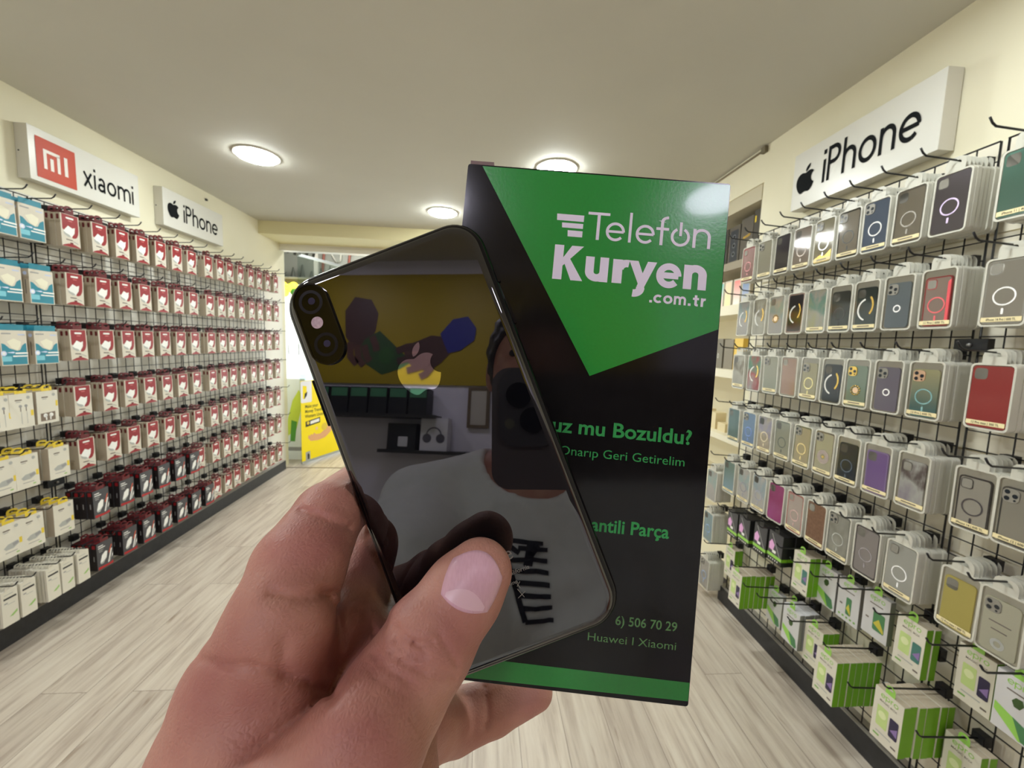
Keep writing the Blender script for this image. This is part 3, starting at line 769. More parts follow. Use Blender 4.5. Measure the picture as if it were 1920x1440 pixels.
def case_parts(o, st, shop):
    """st: body colour or material, frame colour or None, ring colour or None, camera kind, size, extra"""
    body, frame, ringc, camk, big, extra = st
    w, h = (.093, .180) if big else (.080, .159)
    cz = 0 if big else -.009; y = .0052
    bm_ = body if isinstance(body, bpy.types.Material) else cmat(body)
    fm = cmat(frame) if frame else bm_
    m = MB(); out = rrect(w, h, .011, 0, cz)
    m.prism(out, y-.004, y, fm, True, (0, 0)); m.flat(out, y-.004, bm_)
    if frame: m.ring(out, rrect(w-.008, h-.008, .008, 0, cz), y-.0044, fm)
    cx, cc = -w/2+.021, cz+h/2-.023
    if camk == 'square' or camk == 'open':
        m.flat(rrect(.031, .033, .009, cx, cc), y-.0046, dark_hole if camk == 'open' else (cmat(frame) if frame else dark_hole))
        if camk == 'square': m.flat(rrect(.026, .028, .007, cx, cc), y-.0049, dark_hole)
    ph = m.build('phone_case', o)
    if camk in ('tri', 'gold', 'rose'):
        c = MB(); rim = {'tri': dark_hole, 'gold': gold, 'rose': rosegold}[camk]
        c.prism(rrect(.036, .038, .012, cx, cc), y-.0070, y-.004, rim, True, (1, 0))
        for a, b in ((-.008, .009), (-.008, -.009), (.009, 0)): c.flat(circ(.0062, cx+a, cc+b, 16), y-.0074, lens_m)
        c.flat(circ(.003, cx+.009, cc-.012, 10), y-.0074, lens_m)
        c.build('camera_ring', ph)
    if ringc:
        c = MB(); rm = cmat(ringc) if isinstance(ringc, tuple) else ringc
        r = .0265 if extra != 'smallring' else .013
        c.ring(circ(r, 0, cz-.012), circ(r-.0042, 0, cz-.012), y-.0052, rm)
        if extra != 'smallring': c.flat(rrect(.006, .017, .002, 0, cz-.012-r-.016), y-.0052, rm)
        c.build('magnet_ring', ph)
    if extra == 'disc':
        c = MB(); c.ring(circ(.030, 0, cz-.016), circ(.012, 0, cz-.016), y-.0052, cmat((104, 90, 84))); c.flat(circ(.005, 0, cz-.016, 16), y-.0052, gold); c.build('magnet_ring', ph)
    if extra == 'charm':
        c = MB()
        for i in range(12): c.sphere((.018*math.cos(i*.5236), y-.006, cz-.018+.018*math.sin(i*.5236)), .0032, gold, 8, 5)
        c.flat(circ(.012, 0, cz-.018, 18), y-.006, rosegold); c.build('ring_charm', ph)
    if extra == 'swirl':
        c = MB()
        for q in stroke(arc(.012, cz-.005, .042, 110, 250, 14), .006): c.flat(q, y-.0050, mat('print_product', S(236, 236, 232), .4))
        for q in stroke(arc(-.02, cz+.01, .05, -40, 40, 12), .007): c.flat(q, y-.0051, gold)
        c.build('strap', ph)
    if extra == 'glitter':
        c = MB(); c.flat([(-w/2+.004, cz-h/2+.004), (w/2-.004, cz-h/2+.004), (w/2-.004, cz-h/2+.05), (.01, cz-h/2+.026), (-.012, cz-h/2+.034), (-w/2+.004, cz-h/2+.02)], y-.0047, gold); c.build('glitter_band', ph)
    if extra == 'sideband':
        c = MB(); c.flat([(w/2-.012, cz-h/2+.006), (w/2-.003, cz-h/2+.006), (w/2-.003, cz+h/2-.01), (w/2-.012, cz+h/2-.02)], y-.0047, fm); c.build('side_band', ph)
    if extra == 'writing':
        c = MB()
        for k_, l in ((.01, .05), (-.012, .036)): c.flat([(-l/2, cz+k_), (l/2, cz+k_), (l/2, cz+k_+.003), (-l/2, cz+k_+.003)], y-.0048, txt_g)
        c.ring(circ(.016, 0, cz-.05), circ(.008, 0, cz-.05), y-.0048, prod_s); c.build('print', ph)
    if shop:
        c = MB(); lz = -PH/2+.020; c.flat(rrect(PW-.014, .013, .001, 0, lz), -.0008, label_m)
        if isinstance(shop, str): put_text(c, shop, .0095, 0, lz-.0035, -.0012, ink, .01, fit=.066, align='c')
        else: c.flat([(-.026, lz-.002), (.024, lz-.002), (.024, lz+.002), (-.026, lz+.002)], -.0012, txt_g)
        c.build('price_label', o)
    link('clear_window', FILM, o)

YC = [1.075*q for q in [2.052, 1.928, 1.812, 1.697, 1.583, 1.473, 1.368, 1.256, 1.14, .98, .885]]
CZ = [1.6+1.075*(q-1.6) for q in [2.057, 1.777, 1.496, 1.205, .908]]
ir1 = irid('iridescent_pale', [(190, 200, 205), (225, 215, 205), (170, 205, 235), (230, 225, 240)])
ir2 = irid('iridescent_olive', [(70, 68, 50), (190, 190, 170), (130, 120, 90), (220, 210, 190)])
ir3 = irid('iridescent_dark', [(60, 52, 60), (150, 140, 165), (96, 84, 84), (205, 215, 240)])
marb = irid('marble_grey', [(120, 122, 112), (168, 170, 158), (140, 142, 130), (150, 152, 142)], 30)
glit = noise_mat('pink_sheen', S(196, 50, 132), S(230, 110, 200), 6, .25)
tanm = noise_mat('tan_leather', S(166, 118, 92), S(190, 144, 114), 90, .6)
g_teal = grad('gradient_teal', (40, 96, 106), (196, 196, 140)); g_aqua = grad('gradient_aqua', (130, 180, 215), (95, 135, 125))
# colour, frame, ring, camera, full height, extra ; then the words for its label
CASES = [
 [((178, 130, 128), (158, 52, 60), (176, 96, 100), 'square', 1, None, 'rose red framed'), ((214, 208, 186), None, None, 'tri', 1, None, 'cream with maroon camera'), ((82, 78, 92), None, None, 'open', 1, None, 'charcoal violet'),
  ((176, 158, 146), None, (190, 172, 160), 'open', 1, None, 'pinkish beige'), ((196, 190, 154), None, silver, 'tri', 1, 'glitter', 'cream with gold glitter'), ((182, 174, 158), (58, 58, 52), (62, 62, 58), 'tri', 1, None, 'clear with black frame'),
  ((96, 120, 166), None, (206, 212, 220), 'tri', 1, None, 'blue with white ring'), ((168, 160, 142), (120, 114, 104), (104, 98, 88), 'open', 1, None, 'silvery clear'), ((92, 86, 96), None, (172, 150, 196), 'square', 1, None, 'smoky with lilac ring'),
  ((84, 148, 128), None, None, 'open', 1, None, 'teal green')],
 [(ir1, None, None, 'none', 1, 'swirl', 'pearly with gold strap'), (ir2, None, None, 'none', 1, 'swirl', 'olive and gold'), (ir1, None, None, 'open', 1, 'charm', 'pearly with ring charm'), ((52, 48, 54), (206, 160, 150), None, 'none', 1, 'swirl', 'black with pink rim'),
  (irid('pale_green_yellow', [(170, 200, 160), (225, 220, 140), (120, 180, 170), (235, 235, 200)]), None, None, 'none', 1, None, 'mottled green and yellow'), ((78, 80, 76), None, (58, 58, 58), 'open', 0, None, 'dark grey with ring'), ((66, 76, 74), None, None, 'open', 0, 'swirl', 'dark slate'),
  ((110, 130, 148), None, (214, 216, 214), 'tri', 0, 'smallring', 'steel blue'), ((188, 160, 150), (176, 36, 42), (180, 52, 56), 'square', 0, 'sideband', 'clear with red frame'), ((186, 182, 168), (214, 212, 200), (220, 218, 208), 'square', 1, None, 'clear with white ring')],
 [(ir2, None, None, 'open', 1, None, 'olive iridescent'), (irid('green_white', [(50, 120, 90), (225, 232, 225), (90, 160, 120), (200, 60, 60)], 9), None, None, 'none', 1, 'swirl', 'green and white'), ((180, 186, 160), None, None, 'tri', 1, None, 'pale sage'),
  ((218, 158, 134), (236, 190, 170), None, 'square', 1, None, 'salmon pink'), ((196, 188, 140), None, (206, 190, 110), 'tri', 0, None, 'pale yellow'), ((58, 58, 68), None, None, 'open', 0, 'swirl', 'black'), ((126, 156, 132), None, None, 'gold', 0, 'charm', 'sage with gold charm'),
  ((112, 108, 134), None, (206, 204, 204), 'tri', 0, 'smallring', 'lavender grey'), (g_teal, None, (74, 116, 116), 'rose', 0, None, 'yellow to teal faded'), ((184, 46, 46), None, None, 'open', 1, None, 'plain red')],
 [((74, 110, 108), None, None, 'open', 1, None, 'dark teal'), ((108, 148, 214), None, (70, 100, 180), 'tri', 1, None, 'sky blue'), (irid('lilac_gold', [(150, 136, 160), (196, 178, 150), (180, 170, 200), (205, 190, 160)], 8), None, (190, 170, 130), 'open', 1, None, 'lilac and gold'),
  ((160, 164, 138), (110, 120, 100), (84, 92, 82), 'open', 1, None, 'sage with dark ring'), ((206, 192, 150), (110, 116, 80), (206, 176, 100), 'tri', 1, None, 'cream with gold'), ((220, 206, 168), (120, 108, 92), None, 'tri', 1, 'disc', 'cream with brown disc'),
  ((52, 62, 76), None, (70, 80, 92), 'open', 0, None, 'navy'), ((116, 82, 168), (150, 120, 196), None, 'open', 0, None, 'purple'), (ir3, None, None, 'square', 0, None, 'dark iridescent'), ((178, 174, 162), (70, 66, 66), (60, 56, 58), 'square', 0, None, 'clear with black ring'),
  ((156, 152, 138), (86, 86, 84), None, 'tri', 0, None, 'smoky clear')],
 [(g_aqua, None, None, 'open', 1, None, 'aqua faded'), (ir1, None, (96, 96, 112), 'open', 1, None, 'pearly with dark ring'), (irid('pearl_blue', [(196, 214, 240), (240, 240, 248), (160, 190, 240), (226, 226, 240)], 8), None, (110, 112, 130), 'open', 1, None, 'pearly blue'),
  (glit, None, None, 'open', 1, None, 'bright magenta'), ((214, 186, 178), (190, 80, 76), (160, 120, 116), 'square', 1, None, 'pale with red frame'), (tanm, None, None, 'square', 1, None, 'tan leather'), (marb, (100, 104, 98), (126, 128, 120), 'tri', 1, None, 'grey marbled'),
  ((140, 132, 134), (86, 80, 84), (96, 90, 94), 'open', 1, None, 'smoky lavender'), ((182, 186, 180), None, (212, 214, 210), 'square', 1, None, 'frosted with white ring'), ((230, 188, 74), None, None, 'open', 0, None, 'yellow'), ((222, 208, 180), None, None, 'tri', 0, 'writing', 'beige with fine writing')],
]
RN = ['top', 'second', 'third', 'fourth', 'fifth']
TXT = {(0, 9): 'iPhone 11 | 400 TL', (1, 8): '11 Pro | 600 TL', (1, 9): 'iPhone 14 Pro | 600 TL', (2, 8): '13 Pro | 600 TL', (2, 9): '12 Pro max | 300 TL', (3, 9): 'iPhone 14 | 600 TL', (3, 10): 'iPhone 12 | 600 TL', (4, 9): '12 Pro max | 300 TL'}
XFR = WR-.107
for ri, row in enumerate(CASES):
    for ci, st in enumerate(row):
        y, z = YC[ci], CZ[ri]
        z += .004*(ci-5)*.2 if ri != 4 else 0
        n = 7 if ci >= 8 else (6 if ci > 5 else (5 if ci > 2 else 4))
        nolab = (ri, ci) in {(0, 8), (1, 0), (1, 1), (1, 2), (1, 3), (1, 7), (2, 1), (2, 3), (2, 5), (2, 7), (4, 7), (4, 10), (4, 3)}
        shop = None if nolab else TXT.get((ri, ci), True)
        w = st[6]
        hang(-1, TRAY_F, TRAY_B, TRAY_T, 'case_pack', y, z, XFR, n, .0148, '%s phone case pack, front of its peg, %s row of case wall' % (w, RN[ri]),
             'frosted case pack, %%s in line behind the %s case, %s row' % (w, RN[ri]), 'phone case pack', 'phone case packs on the case wall',
             'black peg hook carrying the %s case, %s row of case wall' % (w, RN[ri]), .130, 'pegs on the case wall', lambda o, st=st, shop=shop: case_parts(o, st[:6], shop), WR)
# three deeper stacks at the alcove edge, low on the wall
for z, st, w in ((1.6+1.075*(.807-1.6), (irid('pearl_aqua', [(200, 225, 220), (235, 240, 236), (170, 215, 210), (215, 230, 230)], 8), None, None, 'open', 1, None), 'pale aqua'), (1.6+1.075*(.551-1.6), ((150, 190, 226), None, (90, 130, 190), 'open', 1, None), 'light blue'), (1.6+1.075*(.259-1.6), ((214, 226, 238), None, (90, 120, 170), 'tri', 1, None), 'white and blue')):
    hang(-1, TRAY_F, TRAY_B, TRAY_T, 'case_pack', 2.37, z, XFR, 7, .0148, '%s phone case pack, front of the low stack at the alcove edge' % w, 'frosted case pack, %%s in line behind the %s case at the alcove edge' % w,
         'phone case pack', 'phone case packs on the case wall', 'black peg hook carrying the %s case stack at the alcove edge' % w, .130, 'pegs on the case wall', lambda o, st=st: case_parts(o, st, None), WR)

# ---------------------------------------------------------------- dark, silver and white-green boxes low on the right wall
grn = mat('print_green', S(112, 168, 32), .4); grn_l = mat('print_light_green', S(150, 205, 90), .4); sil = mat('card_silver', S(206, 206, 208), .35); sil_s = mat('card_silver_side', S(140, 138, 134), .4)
pnk = mat('print_pink_phone', S(226, 170, 220), .3); blk = mat('print_black', S(32, 32, 32), .35)
def low_box(kind):
    y = -.0003
    m = MB()
    if kind == 'dark':
        w, h, d = .092, .150, .03
        m.box(-w/2, w/2, 0, d, -h/2, h/2, blk)
        m.flat([(-w/2+.002, h/2-.002), (-w/2+.002, -.036), (w/2-.002, -.036), (w/2-.002, h/2-.002)], y, dk)
        m.flat([(-.040, .012), (-.024, .034), (-.004, .012), (-.012, -.02), (-.038, -.018)], y-.0003, pnk)
        for q in stroke([(-.026, .062), (.034, -.036)], .005): m.flat(q, y-.0003, grey_p)
        m.flat(rrect(.024, .014, .003, -.004, -.022), y-.0005, prod_w)
        m.flat([(-w/2, -.036), (w/2, -.036), (w/2, -.052), (-w/2, -.052)], y-.0004, grn_l)
        for k_ in range(5): m.flat(rrect(.006, .008, .002, -.034+k_*.014, -.062), y-.0003, prod_w)
        for sx in (-1, 1): x = sx*(w/2+.0003); m.poly([(x, .001, -.052), (x, d, -.052), (x, d, -.036), (x, .001, -.036)][::sx], grn)
    elif kind in ('leaf', 'slim_phone', 'wide_phone'):
        w, h, d = .098, .172, .022
        m.box(-w/2, w/2, 0, d, -h/2, h/2, sil)
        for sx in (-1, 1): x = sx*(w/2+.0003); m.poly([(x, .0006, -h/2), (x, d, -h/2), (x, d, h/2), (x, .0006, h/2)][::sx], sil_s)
        for ch, ox in (('e', -.026), ('p', -.0105), ('r', .006), ('o', .0155)):
            g, a = glyph(ch, .16, 1.0); put_quads(m, g, ox, .060, y, grn_l, .0145)
        m.flat(rrect(.05, .004, .001, 0, .044), y, txt_g)
        if kind == 'leaf':
            m.flat([(-.012, .018), (-.004, .032), (.010, .034), (.014, .020), (.006, .004), (-.006, .004)], y, mat('print_dark_green', S(58, 84, 40), .4))
            m.flat([(-w/2+.003, -.012), (.002, -.03), (.012, -.05), (.02, -.08), (.012, -.083), (-w/2+.003, -.036)], y, grn_l)
            m.flat([(-.006, -.026), (.034, -.04), (.044, -.074), (.034, -.083), (.016, -.08)], y-.0003, mat('print_deep_green', S(74, 128, 84), .3))
        else:
            pw, px = (.024, .004) if kind == 'slim_phone' else (.044, .014)
            m.flat(rrect(pw, .074, .006, px, -.018), y, mat('print_deep_green', S(74, 128, 84), .3))
            m.flat([(px-pw/2+.002, -.03), (px+pw/2-.002, -.052), (px+pw/2-.002, -.04), (px, -.006)], y-.0003, mat('print_gold_green', S(196, 186, 70), .3))
            m.flat(rrect(.012, .006, .001, -.03, -.02), y, txt_g)
            if kind == 'slim_phone':
                for k_ in range(5): m.flat(rrect(.009, .008, .002, -.034+k_*.017, -.068), y, mat('print_leaf_green', S(120, 170, 80), .4))
    else:
        w, h, d = .092, .182, .024
        m.box(-w/2, w/2, 0, d, -h/2, h/2, white_c)
        for sx in (-1, 1): x = sx*(w/2+.0003); m.poly([(x, .0006, -h/2), (x, d, -h/2), (x, d, h/2-.002), (x, .0006, h/2-.002)][::sx], grn)
        m.poly([(-w/2, .0006, h/2+.0003), (w/2, .0006, h/2+.0003), (w/2, d, h/2+.0003), (-w/2, d, h/2+.0003)], card_shaded)
        for ch, ox in (('e', -.026), ('p', -.0105), ('r', .006), ('o', .0155)):
            g, a = glyph(ch, .16, 1.0); put_quads(m, g, ox, .066, y, grn_l, .014)
        put_text(m, 'MAGIC BOX', .0095, 0, .050, y, txt_g, .01, fit=.056, align='c')
        m.flat(rrect(.036, .072, .004, -.014, -.002), y, mat('print_pale_green', S(192, 214, 140), .4))
        m.flat(circ(.013, -.014, .006, 18), y-.0003, mat('print_cream_green', S(222, 232, 180), .4))
        m.flat(rrect(.028, .066, .005, .024, -.010), y-.0003, mat('print_navy_phone', S(52, 46, 74), .25) if kind == 'magic' else mat('print_teal_phone', S(70, 120, 112), .25))
        m.flat([(.014, -.02), (.036, -.03), (.036, .0)], y-.0006, mat('print_violet', S(136, 112, 168), .3))
        m.flat(rrect(.05, .004, .001, -.004, -.058), y, prod_s); m.flat(rrect(.016, .006, .001, .03, -.072), y, txt_g); m.flat(rrect(.02, .006, .001, -.026, -.072), y, mat('print_leaf_green', S(120, 170, 80), .4))
    return m, w, h, d
LB = {}
for k in ('dark', 'leaf', 'slim_phone', 'wide_phone', 'magic', 'magic_teal'):
    mb, w, h, d = low_box(k); me = mb.mesh('glass_protector_box')
    tc_ = grn_l if k != 'dark' else blk
    LB[k] = (me, tabmesh(.03, h/2, .032, tc_), h, d)
LOWS = [('dark', 2.10, .615, 1.45, 3, 'black box with pink phone print, first from the alcove'), ('dark', 2.0, .625, 1.45, 3, 'black box with pink phone print, second from the alcove'), ('dark', 1.874, .64, 1.45, 4, 'black box with pink phone print, third from the alcove'), ('dark', 1.767, .65, 1.45, 4, 'black box with pink phone print, fourth from the alcove'),
 ('magic_teal', 1.639, .60, 1.48, 3, 'white green-sided box next to the black boxes'), ('leaf', 1.555, .585, 1.53, 1, 'silver leaf box in the upper row near black boxes'), ('slim_phone', 1.447, .585, 1.53, 1, 'silver box with narrow phone print and green squares'), ('wide_phone', 1.325, .612, 1.52, 1, 'silver box with wide green phone print'),
 ('magic_teal', 1.186, .605, 1.50, 2, 'white green-sided box next to the wide phone print'), ('magic', 1.024, .622, 1.53, 1, 'white box with dark phone print under the beige case'), ('leaf', .895, .65, 1.48, 3, 'silver leaf box at the frame edge under beige case'),
 ('magic', 1.93, .34, 1.38, 7, 'thick green-sided box stack under the black boxes'), ('magic', 2.20, .33, 1.522, 2, 'white green-sided box far back at the alcove edge'), ('leaf', 1.83, .295, 1.53, 1, 'silver leaf box behind the thick green stack'), ('magic_teal', 1.73, .30, 1.545, 1, 'white green-sided box low between two leaf boxes'),
 ('leaf', 1.64, .335, 1.46, 4, 'silver leaf box stack in the lower row'), ('magic', 1.535, .32, 1.48, 3, 'white box beside the lower silver leaf stack'), ('magic', 1.354, .345, 1.37, 7, 'thick green-sided box stack in the lowest row middle'), ('leaf', 1.24, .285, 1.545, 1, 'silver leaf box half hidden between thick green stacks'),
 ('magic', 1.125, .385, 1.38, 7, 'thick green-sided box stack at the frame bottom'), ('magic', 1.015, .325, 1.515, 2, 'white box low in the frame corner')]
for k, y, z, X, n, lab in LOWS:
    me, tb, h, d = LB[k]
    hang(-1, me, me, tb, 'glass_protector_box', y, z, X, n, d+.002, lab+(', front one' if n > 1 else ''), lab+', %s in line', 'box', 'glass protector boxes low on the case wall', 'black peg hook carrying the '+lab, h/2+.022, 'pegs on the case wall', None, WR)

# ---------------------------------------------------------------- shelf alcove beyond the case wall
shw = mat('shelf_white', S(232, 226, 204), .45)
unit = empty('shelf_unit', TR(1.82, 3.6, 0)); tag(unit, 'tall white shelf unit set into the alcove beside the case wall', 'shelf unit')
def upart(name, x0, x1, y0, y1, z0, z1, m=shw): return MB().box(x0-1.82, x1-1.82, y0-3.6, y1-3.6, z0, z1, m).build(name, unit)
upart('back_panel', 1.965, 1.98, 2.37, 5.0, 0, 2.6); upart('side_panel', 1.645, 1.965, 2.365, 2.385, 0, 2.6)
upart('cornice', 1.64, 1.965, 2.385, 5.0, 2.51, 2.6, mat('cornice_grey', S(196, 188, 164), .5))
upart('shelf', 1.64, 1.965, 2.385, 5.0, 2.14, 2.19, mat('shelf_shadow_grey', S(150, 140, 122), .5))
for z0, z1 in ((1.84, 1.905), (1.42, 1.475), (.99, 1.03), (.62, .66), (.1, .14)): upart('shelf', 1.64, 1.965, 2.385, 5.0, z0, z1)
upart('plinth', 1.66, 1.965, 2.385, 5.0, 0, .1, black_plinth)
def shelf_box(y, w, z, h, d, m, label, cat='box', X=1.70, deco=None, group=None, name='phone_box'):
    o = MB().box(-w/2, w/2, 0, d, 0, h, m).build(name, None, TR(X, y, z) @ RZ(-90)); tag(o, label, cat, group)
    if deco:
        for nm_, fn in (deco if isinstance(deco, tuple) else (('print', deco),)): c = MB(); fn(c, w, h); c.build(nm_, o)
    return o
dkb = mat('box_charcoal', S(70, 66, 60), .4); dkg = mat('box_dark_grey', S(92, 86, 78), .4)
def cams(c, w, h):
    c.flat(rrect(w*.7, h*.8, .012, 0, h*.5), -.0005, mat('print_slate', S(56, 60, 68), .3))
    for k in range(3): c.flat(circ(.018, 0, h*(.28+.22*k), 16), -.001, mat('print_lens_ring', S(104, 106, 112), .3)); c.flat(circ(.010, 0, h*(.28+.22*k), 14), -.0014, lens_m)
def goldbar(c, w, h): c.flat([(-w*.3, h*.52), (w*.3, h*.56), (w*.3, h*.62), (-w*.3, h*.58)], -.0005, gold)
def goldside(c, w, h):
    for k in range(9): c.flat(rrect(.012, .018, .003, w*.36, h*(.12+.095*k)), -.0005, ylw)
    c.flat(rrect(.014, .04, .002, -w*.40, h*.82), -.0005, ylw)
shelf_box(2.455, .13, 2.19, .30, .16, dkb, 'charcoal phone box with yellow side print, top shelf, nearest the case wall', deco=goldside)
shelf_box(2.585, .12, 2.19, .28, .16, dkg, 'dark grey phone box with gold bar on the top shelf', deco=goldbar)
shelf_box(2.715, .12, 2.19, .26, .16, dkg, 'dark phone box with camera print beside the gold bar box', deco=cams)
shelf_box(2.845, .12, 2.19, .26, .16, dkb, 'dark phone box with camera print, farther along the top shelf', deco=cams)
def pastel(c1, c2, nm):
    g = grad(nm, c1, c2, .02, .17)
    return lambda c, w, h: c.flat(rrect(w*.8, h*.88, .004, 0, h*.5), -.0005, g)
for y, c1, c2, nm in ((2.545, (150, 160, 190), (40, 66, 110), 'navy'), (2.635, (240, 200, 190), (220, 84, 80), 'coral red'), (2.735, (236, 196, 130), (238, 170, 140), 'peach orange'), (2.825, (216, 170, 160), (70, 160, 150), 'white and teal')):
    shelf_box(y, .082, 1.905, .18, .05, card, 'pale phone box with %s print on the second shelf' % nm, deco=pastel(c1, c2, 'print_'+nm.replace(' ', '_')))
def ten(c, w, h):
    put_text(c, '10', .05, -.028, h*.34, -.0006, mat('print_silver', S(196, 192, 180), .4), .01)
def dot(c, w, h): c.flat(circ(.017, -.026, h*.88, 16), -.0006, mat('print_peach', S(236, 190, 160), .4))
g10 = mat('box_grey', S(122, 116, 102), .4)
shelf_box(2.80, .12, 1.475, .21, .06, g10, 'grey phone box with large silver number ten on the third shelf', deco=(('number', ten), ('round_mark', dot)))
shelf_box(2.67, .10, 1.475, .205, .06, mat('box_taupe', S(134, 126, 110), .4), 'plain taupe phone box beside the number ten box')
shelf_box(2.565, .09, 1.475, .21, .06, mat('box_yellow', S(232, 196, 92), .4), 'plain yellow phone box on the third shelf behind the case packs')
for y, h_, lab in ((2.93, .13, 'tall cream carton'), (2.80, .12, 'middle cream carton'), (2.68, .06, 'low cream carton nearest the case packs')):
    shelf_box(y, .09, 1.03, h_, .08, mat('carton_cream', S(222, 208, 170), .5), lab+' on the fourth alcove shelf', name='carton')

# ---------------------------------------------------------------- glass door and the passage outside
glass = bpy.data.materials.new('door_glass'); glass.use_nodes = True
nt = glass.node_tree
for n in list(nt.nodes): nt.nodes.remove(n)
_o = nt.nodes.new('ShaderNodeOutputMaterial'); _t = nt.nodes.new('ShaderNodeBsdfTransparent'); _t.inputs[0].default_value = (.93, .97, .95, 1)
_g = nt.nodes.new('ShaderNodeBsdfGlossy'); _g.inputs['Roughness'].default_value = .02; _x = nt.nodes.new('ShaderNodeMixShader'); _f = nt.nodes.new('ShaderNodeFresnel'); _f.inputs['IOR'].default_value = 1.5
_k = nt.nodes.new('ShaderNodeMath'); _k.operation = 'MULTIPLY'; _k.inputs[1].default_value = .35; nt.links.new(_f.outputs[0], _k.inputs[0]); nt.links.new(_k.outputs[0], _x.inputs[0]); nt.links.new(_t.outputs[0], _x.inputs[1]); nt.links.new(_g.outputs[0], _x.inputs[2]); nt.links.new(_x.outputs[0], _o.inputs[0])
dang = math.degrees(math.atan2(.611, .257))
door = empty('door_1', TR(-2.215, 5.03, 0) @ RZ(dang)); door['kind'] = 'structure'; door['label'] = 'open glass shop door at the end of the charger wall'
MB().box(0, .92, -.005, .005, .02, 2.58, glass).build('pane', door)
m = MB(); st_ = mat('door_steel', S(180, 186, 186), .3, .7)
m.box(0, .92, -.012, .012, .02, .05, st_); m.box(0, .92, -.012, .012, 2.55, 2.58, st_); m.build('rail', door)
ypost = mat('poster_yellow', S(250, 226, 10), .4); pink_s = mat('poster_skin', S(226, 170, 120), .5)
P = TR(-2.215, 5.03, 0) @ RZ(dang)
po = MB().box(.0, .90, -.0075, -.0062, .03, 1.06, ypost).build('poster', None, P); tag(po, 'yellow money transfer poster with an open hand on the glass door', 'poster')
c = MB(); y = -.0082
c.flat(rrect(.17, .27, .02, .085, .92), y, mat('poster_white', S(236, 236, 240), .4)); c.flat([(.03, .84), (.05, .83), (.09, .87), (.09, .99), (.03, 1.0)], y-.0006, ypost); c.flat([(.05, .83), (.09, .87), (.10, .92), (.06, .90)], y-.001, ink)
ti = mat('poster_text', S(84, 80, 20), .5)
for i, t in enumerate(('Make your', 'Money Transfer', 'Western Union')): put_text(c, t, .058, .06, .715-.062*i, y, ti, .02, .82)
c.flat([(.065, .475), (.30, .50), (.30, .57), (.065, .545)], y, ink); c.flat([(.14, .50), (.285, .515), (.285, .555), (.14, .54)], y-.0006, prod_w); c.flat(circ(.022, .105, .522, 16), y-.0006, ylw)
hand_pts = [(.10, .33), (.11, .37), (.13, .35), (.15, .375), (.17, .355), (.20, .38), (.23, .355), (.30, .35), (.36, .38), (.44, .46), (.56, .56), (.72, .66), (.74, .58), (.60, .45), (.46, .33), (.38, .285), (.26, .27), (.14, .285)]
c.flat(hand_pts, y, pink_s); c.flat(circ(.05, .37, .43, 18), y-.0006, ylw); c.flat(circ(.022, .24, .43, 14), y-.0006, mat('poster_coin', S(240, 200, 150), .5))
c.flat([(.06, .045), (.13, .05), (.13, .16), (.06, .155)], y, prod_s); c.flat([(.09, .06), (.115, .06), (.12, .11), (.10, .14), (.085, .12)], y-.0006, ink)
c.build('print', po)
# shop front across the passage
out = empty('shop_front', TR(-1.4, 7.2, 0)); tag(out, 'brightly lit white shop front across the passage outside', 'shop front')
lit = mat('lit_window', S(246, 250, 250), .3, emit=(.96, 1.0, .98, 1), estr=1.6); lit2 = mat('lit_panel_pale', S(220, 240, 245), .3, emit=(.80, .95, 1.0, 1), estr=1.2)
hdr = mat('facade_grey', S(142, 144, 136), .6)
MB().box(-4.5, 4.5, 0, .1, 2.48, 3.4, hdr).build('header', out); MB().box(-1.50, -1.43, -.02, 0, 2.58, 3.4, slat_white).build('post', out)
MB().box(-4.5, 4.5, -.22, 0, 2.565, 2.58, hdr).build('ledge', out); MB().box(-4.5, 4.5, 0, .1, .95, 2.48, lit).build('window', out); MB().box(-4.5, 4.5, 0, .1, 0, .95, lit2).build('lower_panel', out)
c = MB()
for k in range(9): c.box(-1.95+k*.17, -1.94+k*.17, -.02, 0, 1.28, 1.46+.03*(k % 3), grey_p)
c.build('hanging_goods', out)
gsign = mat('sticker_green', S(90, 160, 60), .4)
stand = MB().box(-.13, .13, 0, .02, 0, 1.06, mat('stand_white', S(236, 240, 238), .4)).build('banner_stand', None, TR(-2.41, 5.30, 0)); tag(stand, 'white banner stand with lime green arrow just outside the glass door', 'banner stand')
c = MB(); c.flat([(-.10, .30), (.02, .40), (.12, .80), (.06, .92), (-.02, .78), (-.08, .55)], -.001, mat('sticker_lime', S(214, 230, 80), .4)); c.flat([(-.06, .24), (0, .24), (.03, .50), (-.04, .52)], -.002, gsign); c.flat(rrect(.18, .05, .01, 0, .14), -.001, grey_p); c.build('print', stand)
fl = MB(); fy = mat('bloom_glow_yellow', S(250, 226, 60), .5, emit=(1, .85, .1, 1), estr=1.6); fo = mat('bloom_glow_orange', S(240, 130, 40), .5, emit=(1, .4, .05, 1), estr=1.2); fg = mat('bloom_green', S(90, 170, 60), .5)  # yellow and orange blooms given a glow so they look brightly lit
r2 = random.Random(3)
for k in range(46):
    fl.sphere((r2.uniform(-2.3, -.7), r2.uniform(-.20, -.16), 2.36+r2.uniform(-.11, .09)), r2.uniform(.05, .1), r2.choice([fy, fy, fo, fg]), 10, 6)
fo_ = fl.build('flower_garland', None, TR(-1.4, 7.2, 0)); tag(fo_, 'yellow, orange and green flower garland over the lit shop front outside', 'garland')
tr = MB(); 
for k in range(7): tr.cyl((-1.95+k*.15, -.1, 2.581), .05, .12+.05*(k % 3), mat('silhouette_dark', S(70, 74, 66), .6), 'z', 8, .01)
tag(tr.build('display_firs', None, TR(-1.4, 7.2, 0)), 'row of small dark cone trees above the lit shop front', 'decoration', kind='stuff')
